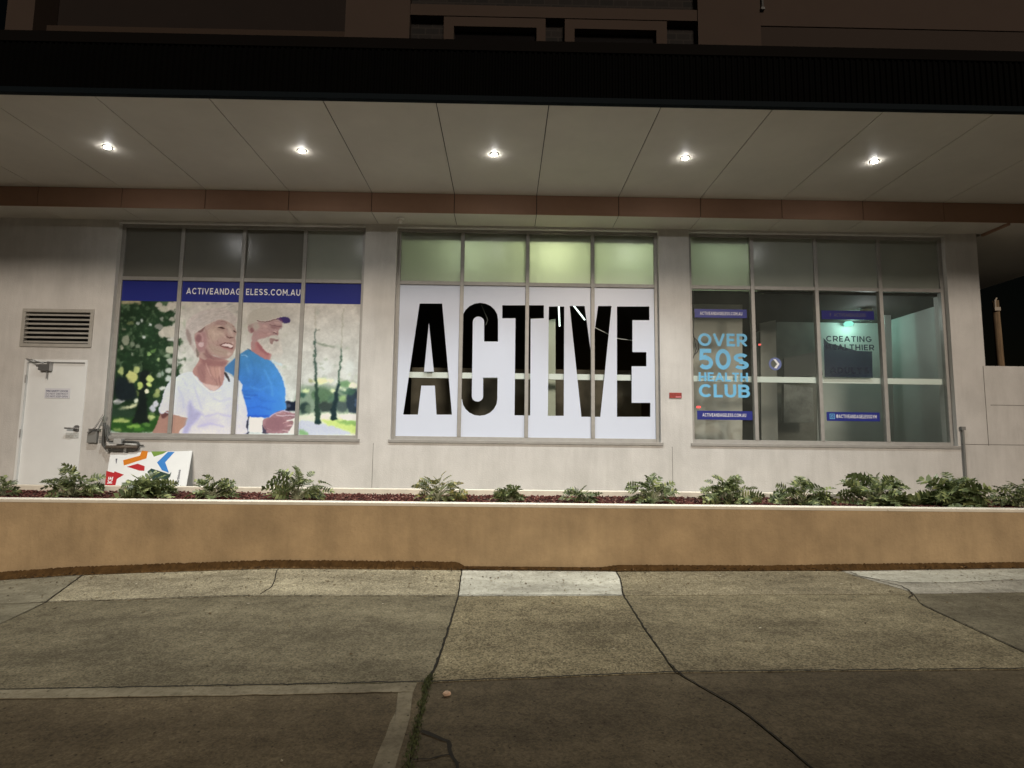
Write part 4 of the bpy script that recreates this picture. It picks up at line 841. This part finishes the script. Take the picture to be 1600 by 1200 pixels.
# ---------------------------------------------------------------- the building
bld=thing('commercial_building',(0,D,-1.2),'pale rendered shopfront with a deep lit awning, three wide windows and dark brown upper storey','building')
openings=[[(a,ZB),(a+w_,ZB),(a+w_,ZT),(a,ZT)] for a,w_ in WIN]
DX0,DX1,DZ1=-7.12,-6.20,1.105
openings.append([(DX0,WALK-.1),(DX1,WALK-.1),(DX1,DZ1),(DX0,DZ1)])
VX0,VX1,VZ0,VZ1=-7.22,-6.165,1.295,1.872
openings.append([(VX0,VZ0),(VX1,VZ0),(VX1,VZ1),(VX0,VZ1)])
outer=[(-14,WALK-.2),(14,WALK-.2),(14,1.205),(7.305,1.205),(7.305,HL+.02),(-14,HL+.02)]
# cut the door out of the outline (it reaches the floor)
outer=[(-14,WALK-.2),(DX0,WALK-.2),(DX0,DZ1),(DX1,DZ1),(DX1,WALK-.2),(14,WALK-.2),(14,1.205),(7.305,1.205),(7.305,HL+.02),(-14,HL+.02)]
openings=[o_ for i,o_ in enumerate(openings) if i!=3]
outline_mb([outer]+openings,.30,wallxz(WF+.15)).build('wall',M_wall,bld)
M_groove=mat('panel_joint',(.16,.155,.14),.9)
for a,b_ in (((7.34,WF-.002,.605),(14,WF+.01,.613)),((6.86,WF-.002,.010),(14,WF+.01,.018)),((7.262,WF-.0025,-.0),(7.270,WF+.01,1.2)),((-1.93,WF-.002,WALK),(-1.924,WF+.01,ZB-.06)),((2.50,WF-.002,WALK),(2.506,WF+.01,ZB-.06))): B(a,b_).build('wall_joint',M_groove,bld)
# end ceiling right of the last pillar
B((7.42,YB+.02,HL),(10.0,14,HL+.1)).build('ceiling',M_soffit,bld)
B((7.38,YB+.012,HL-.035),(7.42,WF-.002,HL+.1)).build('ceiling_trim',M_bulk,bld)
# soffit sheets with open joints, tan bulkhead, lower soffit
sf=MB(); bk=MB(); lo=MB()
for k in range(-10,12):
    a=X0+PN*k+.005; b_=X0+PN*(k+1)-.005
    sf.box((a,YF+.06,HS),(b_,YB-.002,HS+.009)); bk.box((a,YB,HL-.004),(b_,YB+.010,HS-.001))
    if a<7.3: lo.box((a,YB+.012,HL),(min(b_,7.378),WF-.002,HL+.009))
sf.build('soffit',M_soffit,bld); bk.build('bulkhead',M_bulk,bld); lo.build('lower_soffit',M_soffit,bld)
B((-13,YF+.06,HS+.03),(13.4,YB+.02,HS+.06)).build('soffit_backing',M_black,bld)
B((-13,YB+.022,HL+.012),(7.38,WF,HS+.02)).build('bulkhead_backing',M_black,bld)
# fascia: corrugated sheet, trim and capping
cm=MB(); x=-13.0; i=0; n0=0; zz=(HS+.06,4.115)
prof=[(0,0),(.018,0),(.026,-.016),(.048,-.016),(.056,0)]; px_=[]
while x<13.4:
    for dx,dy in prof[:4]: px_.append((x+dx,YF+.018+dy))
    x+=.064
for (a,b_) in px_: cm.v+= [(a,b_,zz[0]),(a,b_,zz[1])]
for i in range(len(px_)-1): cm.f.append((2*i,2*i+2,2*i+3,2*i+1))
cm.build('corrugated_fascia',M_corr,bld)
B((-13,YF,HS-.006),(13.4,YF+.058,HS+.058)).build('fascia_trim',M_trim,bld,bevel=.004)
B((-13,YF-.008,4.117),(13.4,YF+.12,4.235)).build('fascia_capping',mat('brown_capping',(.004,.0032,.0026),.8,spec=.05),bld)
MB().prism([(-13,YF+.13,4.12),(-13,WF+.5,4.30),(-13,WF+.5,4.26),(-13,YF+.13,4.08)],(26.4,0,0)).build('awning_roof',M_black,bld)
# upper storey
YU=WF
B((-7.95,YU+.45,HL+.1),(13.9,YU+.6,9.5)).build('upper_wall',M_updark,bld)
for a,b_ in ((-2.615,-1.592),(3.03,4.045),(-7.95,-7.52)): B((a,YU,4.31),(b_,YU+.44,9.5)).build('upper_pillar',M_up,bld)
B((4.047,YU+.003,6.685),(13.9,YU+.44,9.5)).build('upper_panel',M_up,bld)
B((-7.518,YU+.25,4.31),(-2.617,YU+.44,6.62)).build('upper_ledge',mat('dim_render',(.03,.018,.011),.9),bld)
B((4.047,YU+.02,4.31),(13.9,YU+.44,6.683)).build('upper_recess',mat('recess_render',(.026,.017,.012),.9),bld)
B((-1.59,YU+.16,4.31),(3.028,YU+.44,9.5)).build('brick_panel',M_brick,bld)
B((-1.588,YU+.02,6.755),(3.026,YU+.155,6.945)).build('upper_beam',M_up,bld)
for a,b_,ia,ib in ((-1.048,.58,-.886,.436),(.888,2.53,1.044,2.36)):
    h=outline_mb([[(a,5.2),(a,6.73),(b_,6.73),(b_,5.2),(ib,5.2),(ib,6.572),(ia,6.572),(ia,5.2)]],.14,wallxz(YU+.08)).build('upper_window',M_up,bld)
    B((ia+.002,YU+.135,5.2),(ib-.002,YU+.155,6.57)).build('glass',mat('dark_window_glass',(.006,.005,.005),.08,spec=.6),h)
MB().tube([(4.07,YU-.03,9),(4.07,YU-.03,6.96)],.018).box((4.04,YU-.05,6.93),(4.10,YU,6.97)).build('upper_pipe',M_dsteel,bld)
# ---------------------------------------------------------------- windows
FWD=.055
def window(i,upper,lowerm,frame_out=.0):
    a,w_=WIN[i]; b_=a+w_; pw=w_/4
    fr=MB(); fr.box((a,D,ZB),(a+FWD,D+.07,ZT)).box((b_-FWD,D,ZB),(b_,D+.07,ZT)).box((a+FWD,D+.001,ZT-.05),(b_-FWD,D+.07,ZT)).box((a+FWD,D+.001,ZB),(b_-FWD,D+.07,ZB+.05))
    W=fr.build('window',M_alu,bld,bevel=.004)
    for k in range(1,4):
        x=a+pw*k; B((x-.028,D-.006,ZB+.05),(x+.028,D+.07,ZT-.05)).build('mullion',M_alu,W,bevel=.003)
    for k in range(4):
        x0=a+pw*k+(FWD if k==0 else .028); x1=a+pw*(k+1)-(FWD if k==3 else .028)
        B((x0,D+.002,ZM-.028),(x1,D+.066,ZM+.028)).build('transom',M_alu,W,bevel=.003)
        B((x0,D+.030,ZM+.028),(x1,D+.036,ZT-.05)).build('frosted_pane',upper[k],W)
        B((x0,D+.032,ZB+.05),(x1,D+.038,ZM-.028)).build('glass_pane',lowerm,W)
    B((a-.03,WF-.02,ZB-.045),(b_+.03,D+.03,ZB-.002)).build('sill',M_alu,W,bevel=.003)
    if i>0: B((a+FWD,D+.075,.925),(b_-FWD,D+.125,1.012)).build('inner_rail',M_rail,W)
    return W
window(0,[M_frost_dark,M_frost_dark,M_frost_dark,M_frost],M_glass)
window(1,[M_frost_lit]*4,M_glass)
window(2,[M_frost_lit,M_frost,M_frost,M_frost],M_glass_haze)
# ---------------------------------------------------------------- interior seen through the glass
I=MB
B((-6.2,D+.2,-.95),(7.25,13.5,-.75)).build('interior_floor',M_intf,bld)
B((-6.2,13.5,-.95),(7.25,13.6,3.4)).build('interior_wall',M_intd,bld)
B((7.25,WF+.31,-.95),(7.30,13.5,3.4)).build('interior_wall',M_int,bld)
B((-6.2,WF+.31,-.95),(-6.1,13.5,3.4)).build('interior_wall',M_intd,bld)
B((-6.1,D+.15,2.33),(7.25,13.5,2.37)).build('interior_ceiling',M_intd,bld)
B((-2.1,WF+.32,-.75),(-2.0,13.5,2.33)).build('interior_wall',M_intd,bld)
# added unseen box keeping the tube light behind the upper panes
M_boxw=mat('light_box_paint',(.75,.80,.62),.8)
B((-6.1,D+.75,2.37),(7.25,D+.80,3.4)).build('light_baffle_back',M_boxw,bld)
B((-6.1,D+.15,3.25),(7.25,D+.75,3.30)).build('light_baffle_top',M_boxw,bld)
for x in (-2.0,2.5,3.95): B((x,D+.08,2.372),(x+.04,D+.748,3.248)).build('light_baffle_divider',M_boxw,bld)
B((-1.6,D+.06,3.06),(2.3,D+.08,3.24)).build('clerestory_header',mat('grey_header',(.10,.11,.10),.8),bld)
B((2.9,D+.06,3.08),(6.75,D+.08,3.24)).build('clerestory_header',mat('grey_header_right',(.14,.16,.14),.8),bld)
def lamp_tube(x,y,z,l,power,col,label):
    t=thing('tube_lamp',(x,y,z),label,'lamp')
    MB().tube([(x-l/2,y,z),(x+l/2,y,z)],.013,10).build('tube',emis('tube_glow',col,power*.25),t)
    B((x-l/2-.03,y-.03,z+.015),(x+l/2+.03,y+.03,z+.05)).build('housing',M_boxw,t)
    d=bpy.data.lights.new('tube_light','POINT'); d.energy=power; d.color=col; d.shadow_soft_size=.05
    o=bpy.data.objects.new('tube_light',d); C.objects.link(o); o.parent=t; o.location=(0,-.02,-.06)
lamp_tube(.75,D+.5,2.95,.5,15.0,(1,1,.72),'yellowish tube lamp behind the third frosted pane above the black lettering')
lamp_tube(-.6,D+.5,2.95,.3,6.0,(.93,1,.84),'greenish tube lamp behind the second frosted pane above the black lettering')
lamp_tube(1.95,D+.5,2.95,.3,7.0,(.93,1,.84),'greenish tube lamp behind the last frosted pane above the black lettering')
lamp_tube(3.35,D+.5,2.95,.3,3.5,(.90,1,.88),'small green lamp behind the upper left frosted pane of the right window')
# partitions inside the right room
def pp(px,y): return [aty(u,v,y) for u,v in px]
def part(name,px,y,th,m): 
    q=pp(px,y); return MB().prism([tuple(p) for p in q],(0,th,0)).build(name,m,bld)
M_blind=mat('grey_blind',(.62,.60,.54),.8,var=.1)
part('partition',[(1070,455),(1160,455),(1160,700),(1070,700)],9.3,.06,M_blind)
part('partition',[(1180,520),(1215,503),(1262,478),(1276,465),(1276,700),(1180,700)],10.6,.06,mat('dark_partition',(.20,.20,.175),.8,var=.3,scale=2))
part('partition',[(1277,464),(1290,452),(1480,452),(1500,700),(1277,700)],10.6,.06,M_int)
part('partition',[(1188,505),(1212,500),(1216,700),(1190,700)],9.6,.06,mat('pale_post',(.34,.34,.31),.8))
part('partition',[(1382,475),(1445,462),(1446,470),(1392,484),(1398,700),(1386,700)],9.9,.05,mat('pale_door_frame',(.42,.45,.42),.7))
part('partition',[(1225,600),(1270,606),(1272,660),(1225,660)],10.2,.1,mat('dark_cabinet',(.26,.27,.25),.6,var=.4,scale=5))
part('partition',[(1225,560),(1280,548),(1286,586),(1225,590)],10.3,.05,mat('grey_screen',(.12,.12,.11),.6))
part('inner_column',[(856,500),(868,498),(868,700),(856,700)],D+.40,.1,mat('pale_green_column',(.72,.80,.66),.7))
def plight(name,p,e,col,r=.1,parent=None):
    d=bpy.data.lights.new(name,'POINT'); d.energy=e; d.color=col; d.shadow_soft_size=r; o=bpy.data.objects.new(name,d); C.objects.link(o); o.location=p; return o
B((-1.6,9.6,-.75),(2.35,9.75,1.22)).build('reception_counter',mat('brown_counter',(.16,.14,.10),.6,var=.3,scale=3),bld)
# a dim wall lamp on the partition behind the third pane, and an added unseen lamp to fill the room with light
wl=aty(1326,509,10.5)
t=thing('wall_lamp',wl,'small teal lamp glowing inside behind the third pane of the right window','lamp')
MB().lathe(wl,[(.0,.0),(.07,.0),(.09,.04),(.05,.09),(0,.09)],16).build('lamp_shade',emis('teal_glow',(.35,1,.8),1.2),t,smooth=True)
o=plight('wall_lamp_light',(0,-.17,-.02),8.0,(.55,1,.86),.05); o.parent=t
nl=(6.2,9.4,2.2); t=thing('room_fill_lamp',nl,'added dim fill lamp, unseen, lighting the room of the right window','lamp')
MB().lathe(nl,[(0,-.0),(.09,0),(.09,.1),(0,.1)],16).build('housing',M_boxw,t); o=plight('room_fill_light',(0,0,-.06),11.0,(.93,1,.97),.1); o.parent=t
# added glowing rods standing in for light streaks reflected at the letters
M_streak=emis('streak_white',(.85,1,.9),2.5)
for pts,lab in (([(873,477),(874.5,510)],'short vertical white glow standing in for a reflected streak at the letter I'),([(896,477),(914,500)],'slanting white glow standing in for a reflected streak at the letter V')):
    q=pp(pts,D+.25); tag(MB().tube(q,.012,8).build('reflected_streak',M_streak),lab,'reflected streak')
q=pp([(752,476),(757,488),(762,500),(759,508)],D+.3); tag(MB().tube(q,.006,6).build('hanging_cable',mat('grey_cable',(.25,.26,.24),.6)),'thin grey cable hanging behind the letter C','cable')
q=pp([(917,503),(930,512),(948,521),(965,529),(988,532)],D+.25); tag(MB().tube(q,.007,6).build('hanging_cable',mat('white_cable',(.7,.72,.7),.5)),'white cable sagging behind the letters V and E','cable')
# black cable loops at the left edge of the right window
cb=MB(); 
for pts in ([(1083,455),(1082,470),(1085,490),(1083,520),(1088,545),(1083,560)],[(1083,526),(1091,534),(1092,546),(1084,556)],[(1084,556),(1090,550),(1092,540)]): cb.tube(pp(pts,D+.018),.006,6)
tag(cb.build('loose_cable',M_dsteel),'black cable looping down the left frame of the right window','cable')
q=aty(1091.5,636,D+.1); tag(MB().lathe(q,[(0,-.015),(.03,-.015),(.03,.015),(0,.015)],12).build('red_light_point',emis('red_led',(1,.08,.07),2.2)),'small red indicator light behind the lower left corner of the right window','indicator light')
q=aty(1187,538.5,D+.3); tag(MB().lathe(q,[(0,-.012),(.02,-.012),(.02,.012),(0,.012)],12).build('red_light_point',emis('red_reflection',(1,.15,.12),1.2)),'tiny red glow standing in for reflected red lights at the second pane of the right window','indicator light')  # glowing disc standing in for a reflection of red lights
# ---------------------------------------------------------------- vent
V=MB(); fw=.05
V.box((VX0,WF-.018,VZ0),(VX1,WF+.05,VZ0+fw)).box((VX0,WF-.018,VZ1-fw),(VX1,WF+.05,VZ1)).box((VX0,WF-.018,VZ0+fw),(VX0+fw,WF+.05,VZ1-fw)).box((VX1-fw,WF-.018,VZ0+fw),(VX1,WF+.05,VZ1-fw))
M_vent=mat('vent_paint',(.40,.385,.35),.6,var=.1,scale=8)
vt=V.build('vent',M_vent,bld,bevel=.003)
B((VX0+.01,WF+.10,VZ0+.01),(VX1-.01,WF+.12,VZ1-.01)).build('dark_cavity',M_black,vt)
n_=7
for k in range(n_):
    z=VZ0+fw+(VZ1-VZ0-2*fw)*(k+.35)/n_
    MB().prism([(VX0+fw,WF-.012,z-.004),(VX0+fw,WF+.03,z+.024),(VX0+fw,WF+.034,z+.018),(VX0+fw,WF-.006,z-.012),(VX0+fw,WF-.012,z-.012)],(VX1-VX0-2*fw,0,0)).build('louvre',M_vent,vt)
# ---------------------------------------------------------------- door
dr=MB().box((DX0+.035,WF+.03,WALK+.01),(DX1-.035,WF+.075,DZ1-.035)).build('door',M_door,bld,bevel=.003)
fr=MB().box((DX0,WF-.008,WALK),(DX0+.035,WF+.1,DZ1)).box((DX1-.035,WF-.008,WALK),(DX1,WF+.1,DZ1)).box((DX0+.035,WF-.008,DZ1-.035),(DX1-.035,WF+.1,DZ1))
fr.build('door_frame',M_door,dr)
yd=WF+.03
h0=aty(120.5,669.5,yd); h1=aty(106,669,yd)
MB().prism([(h0.x+.05*math.cos(a),yd-.012,h0.z+.05*math.sin(a)) for a in np.linspace(0,6.28,16,endpoint=False)],(0,.012,0)).tube([(h0.x,yd-.01,h0.z),(h0.x,yd-.06,h0.z),(h0.x-.03,yd-.065,h0.z),(h1.x,yd-.06,h1.z)],.013,8).box((h0.x+.07,yd-.004,h0.z-.03),(h0.x+.085,yd,h0.z+.03)).build('door_handle',M_steel,dr)
a=aty(103,676,yd); b_=aty(125,685,yd)
MB().box((a.x,yd-.004,b_.z),(b_.x,yd-.001,a.z)).build('handle_notice',mat('pale_notice',(.55,.57,.56),.5,var=.3,scale=60),dr)
for u,v in ((50,592),(41,677)): q=aty(u,v,WF); MB().tube([(DX0+.035,WF-.012,q.z-.06),(DX0+.035,WF-.012,q.z+.06)],.009,8).build('hinge',M_steel,dr)
# door closer with its arm standing proud
a=aty(62,569,yd-.04); b_=aty(79,579,yd-.04)
MB().box((a.x,yd-.065,b_.z),(b_.x,yd-.001,a.z)).box((b_.x-.05,yd-.06,a.z),(b_.x,yd-.002,a.z+.04)).tube([(a.x-.04,yd-.04,a.z-.02),(a.x,yd-.04,a.z-.025)],.02,8).tube([(a.x+.07,yd-.06,a.z+.01),(a.x-.02,yd-.16,a.z+.05),(DX0+.03,WF-.02,a.z+.075)],.011,6).tube([(b_.x-.06,yd-.03,b_.z),(b_.x-.06,yd-.03,b_.z-.12)],.008,6).build('door_closer',M_steel,dr,bevel=.002)
a=aty(71,606.5,yd); b_=aty(109,622.5,yd)
nt_=MB().box((a.x,yd-.005,b_.z),(b_.x,yd-.001,a.z)).box((a.x,yd-.006,b_.z),(b_.x,yd-.0051,b_.z+.008)).build('door_notice',mat('notice_plate',(.66,.67,.72),.4),dr)
M_nt=mat('notice_blue_print',(.07,.08,.16),.5)
H_=a.z-b_.z
for k,s in enumerate(('FIRE SAFETY DOOR','DO NOT OBSTRUCT','DO NOT KEEP OPEN')):
    z=a.z-H_*(.10+.27*(k+1)); o=text_mb(s,wallxz(yd-.0055),(a.x+.02,z,b_.x-.03,z+H_*.18),bold=.02 if k==0 else .0).build('door_notice_lettering',M_nt,dr)
# ---------------------------------------------------------------- small things on the wall
a=aty(1045.5,613.5,WF); b_=aty(1065,622.3,WF)
t=thing('wall_plaque',(a.x,WF,b_.z),'small dark red plaque on the pillar left of the right window','plaque')
MB().box((a.x,WF-.012,b_.z),(b_.x,WF,a.z)).build('plate',M_plaque,t,bevel=.003); MB().box(((a.x+b_.x)/2,WF-.014,b_.z+.006),(b_.x-.008,WF-.0125,b_.z+.028)).build('light_patch',mat('pink_print',(.62,.20,.22),.5),t)
q=aty(1502,672,WF); q2=aty(1505.5,748,WF)
tag(MB().tube([(q.x,WF-.03,q2.z-.2),(q.x,WF-.03,q.z)],.016,10).box((q.x-.03,WF-.05,q.z),(q.x+.03,WF-.005,q.z+.05)).build('wall_pipe',M_conduit),'thin grey vertical pipe on the wall right of the right window','pipe')
# key switch with lever beside the door
a=aty(146,671,WF); b_=aty(153.5,692,WF)
t=thing('isolator_switch',(a.x,WF,b_.z),'small grey isolator box with a raised lever between the door and the mural','switch box')
MB().box((a.x-.05,WF-.05,b_.z),(b_.x,WF,a.z-.03)).build('box',M_conduit,t,bevel=.006)
MB().tube([(a.x-.03,WF-.06,a.z-.05),(b_.x-.01,WF-.08,a.z+.02),(b_.x+.03,WF-.06,a.z+.12),(b_.x+.07,WF-.03,a.z+.22)],[.014,.012,.010,.016],8).box((a.x-.04,WF-.045,a.z-.02),(b_.x+.03,WF,a.z+.01)).build('lever',M_steel,t)
# conduit loop with fittings
t=thing('conduit',(-6.0,WF,-.2),'dark bent pipe with grey fittings on the wall under the left corner of the mural','pipework')
y_=WF-.05
MB().tube(pp([(164,661),(162.5,672),(161,685),(161.5,696),(166,702),(174,703),(190,703),(205,702.5),(214,701),(217,696),(215.5,691.5),(208,690.5),(192,690)],y_),.017,8).build('pipe',M_dsteel,t,smooth=True)
MB().tube(pp([(165,668),(165.5,682),(168,689),(178,689.5),(182,689.5)],y_-.01),.013,8).build('pipe',M_dsteel,t,smooth=True)
MB().tube(pp([(217,696),(224,696)],y_),.012,8).build('pipe',M_dsteel,t,smooth=True)
MB().tube(pp([(166,698.5),(214,698)],y_-.015),.024,10).build('pipe',mat('brownish_pipe',(.13,.11,.09),.5),t,smooth=True)
a=aty(181,685.5,y_); b_=aty(192,694,y_); MB().box((a.x,y_-.05,b_.z),(b_.x,WF,a.z)).build('junction_box',mat('light_grey_box',(.42,.42,.41),.5),t,bevel=.006)
MB().tube(pp([(196,694),(213,695)],y_-.03),.014,8).build('sleeve',mat('pale_sleeve',(.5,.5,.48),.5),t,smooth=True)
for u,v in ((164,663),(172,703),(200,703),(162,690)): q=aty(u,v,WF); B((q.x-.018,WF-.07,q.z-.025),(q.x+.018,WF,q.z+.025)).build('bracket',M_conduit,t,bevel=.003)
# security camera under the lower soffit
q=atz(626,341,HL); t=thing('security_camera',(q.x,q.y,HL),'small white security camera dome under the soffit left of the black lettering','security camera')
MB().lathe((q.x,q.y,HL),[(.0,-.001),(.055,-.001),(.055,-.02),(.04,-.03),(0,-.03)],20).build('base',mat('white_plastic',(.75,.74,.70),.4),t,smooth=False)
MB().lathe((q.x,q.y,HL),[(.042,-.03),(.038,-.06),(.022,-.082),(0,-.09)],20).build('dome',mat('smoked_dome',(.6,.57,.5),.25),t,smooth=True)
# ---------------------------------------------------------------- leaning sign board
c_tr=aty(300.4,704.3,WF-.03); c_tl=aty(172.5,708.5,WF-.03); 
zt_=(c_tr.z+c_tl.z)/2
yb_=8.0; c_br=aty(288,775,yb_); c_bl=aty(161.5,775,yb_)
P0=Vector((c_tl.x,WF-.03,c_tl.z)); PX=(Vector((c_tr.x,WF-.03,c_tr.z))-P0)
low=Vector((c_bl.x,yb_,c_bl.z)); PYv=low-P0
PYv*=(WALK+.015-P0.z)/PYv.z
nrm=PX.cross(PYv).normalized()
if nrm.y>0: nrm=-nrm
sign=thing('leaning_sign',(P0.x,yb_,WALK),'white sign board with a multicoloured star, leaning sideways on the wall below the mural','sign board')
rt=c_tr; rb=Vector((c_br.x,yb_,c_br.z)); PYr=rb-rt; PYr*=(WALK+.015-rt.z)/PYr.z
MB().prism([P0,rt,rt+PYr,P0+PYv],-nrm*.012).build('board',M_sign,sign)
def onsign(u,v,h): q=atplane(u,v,P0,nrm); return q+nrm*h
Z1=lambda x,y:(200+x/14.545,700+y/14.545); Z2=lambda x,y:(150+x/17.14,700+y/17.14)
def clipy(P): return P
def art(name,pts,m,h=.0012):
    q=[onsign(u,v,h) for u,v in pts]; return MB().prism(q,-nrm*.0008).build(name,m,sign)
art('orange_bar',[Z2(730,325),Z2(1180,205),Z2(1230,70),Z1(455,75),Z1(420,235),Z2(745,470)],M_orange)
art('red_wedge',[Z2(830,500),Z2(1120,420),Z1(380,415),Z1(370,520),Z2(1160,605)],M_red)
art('green_wedge',[Z1(525,80),Z1(590,198),Z1(800,130),Z1(890,75)],M_grn)
art('blue_chevron',[Z1(905,90),Z1(1060,90),Z1(845,325),Z1(930,560),Z1(775,505),Z1(660,330)],M_blu)
art('olive_bar',[Z1(530,465),Z1(700,520),Z1(945,595),Z1(985,545),Z1(960,640),Z1(850,740),Z1(740,690),Z1(600,800),Z1(440,540)],M_olive)
art('red_panel',[Z2(280,610),Z2(480,665),Z2(500,625),Z2(750,715),Z2(560,830),Z2(520,1000),(165.5,764),(163.6,764)],M_red)
art('print_mark',[Z2(525,285),Z2(575,285),Z2(545,420),Z2(535,420)],M_grey_l)
def stext(body,u0,v0,u1,v1,m,h,bold=.0,skew=0,name='lettering'):
    """text running upwards along the board: x of text -> up, y of text -> left"""
    f=lambda x,y,z: onsign(u1-(u1-u0)*y+skew*x, v1-(v1-v0)*x, h+z)
    text_mb(body,f,(0,0,1,1),bold=bold,thick=.0004).build(name,m,sign)
stext('All Partitions',273.5,734,277.5,765,M_grey_l,.0012,.01,skew=5.0)
stext('57',280.5,758.5,286,766,M_grey_l,.0012,.01,skew=1)
stext('KE',167.5,745,175,755.5,M_wt,.0022,.03,skew=2.2)
art('print_line',[(252,763),(256,760.5),(268,762.5),(271,761),(271,762.3),(262,763.2)],M_grey_l)
# ---------------------------------------------------------------- downlights
def spot(name,parent,loc,e,size,blend,r):
    d=bpy.data.lights.new(name,'SPOT'); d.energy=e; d.color=LAMP_COL; d.spot_size=R(size); d.spot_blend=blend; d.shadow_soft_size=r
    o=bpy.data.objects.new(name,d); C.objects.link(o); o.parent=parent; o.location=loc; return o
M_lens=emis('led_lens',(1,.98,.95),LENS_E); M_ring=mat('grey_ring',(.35,.35,.34),.6)
pos=['leftmost round downlight in the awning soffit','second round downlight from the left in the awning soffit','middle round downlight in the awning soffit above the black lettering','fourth round downlight from the left in the awning soffit','rightmost round downlight in the awning soffit']
YL=6.716
for k in range(5):
    x=X0+PN*(-3.5+2*k); t=thing('downlight',(x,YL,HS),pos[k],'downlight','round downlights in the awning soffit')
    MB().lathe((x,YL,HS),[(.037,-.007),(.048,-.005),(.050,-.001),(.037,-.001)],28).build('trim_ring',M_ring,t,smooth=True)
    MB().lathe((x,YL,HS),[(.036,-.008),(.030,-.013),(.016,-.016),(0,-.017)],24).build('lens',M_lens,t,smooth=True)
    spot('beam',t,(0,0,-.04),LAMP_W*(.80,.98,1.08,1.02,.80)[k],102,1.0,.03); spot('spill',t,(0,0,-.04),SPILL_W*(.8,1,1.1,1,.8)[k],168,.6,.03)
# ---------------------------------------------------------------- utility pole beyond the wall
pz=aty(1555,470,25); pb=aty(1562,573,25)
t=thing('utility_pole',(pz.x,25,-2.2),'weathered timber utility pole in the dark beyond the low wall at the right','utility pole')
MB().tube([(pz.x+.25,25,-2.2),(pz.x+.02,25,pb.z),(pz.x,25,pz.z)],[.20,.155,.13],14).build('pole',mat('weathered_timber',(.21,.145,.085),.9,var=.5,scale=3,stretch=(6,6,.4)),t,smooth=True)
MB().box((pz.x-.22,24.8,pz.z-.5),(pz.x+.05,24.95,pz.z-.34)).tube([(pz.x-.15,24.85,pz.z-.34),(pz.x-.15,24.85,pz.z-.05),(pz.x-.02,24.9,pz.z+.1)],.035,8).build('bracket',mat('pale_bracket',(.4,.34,.27),.6),t)
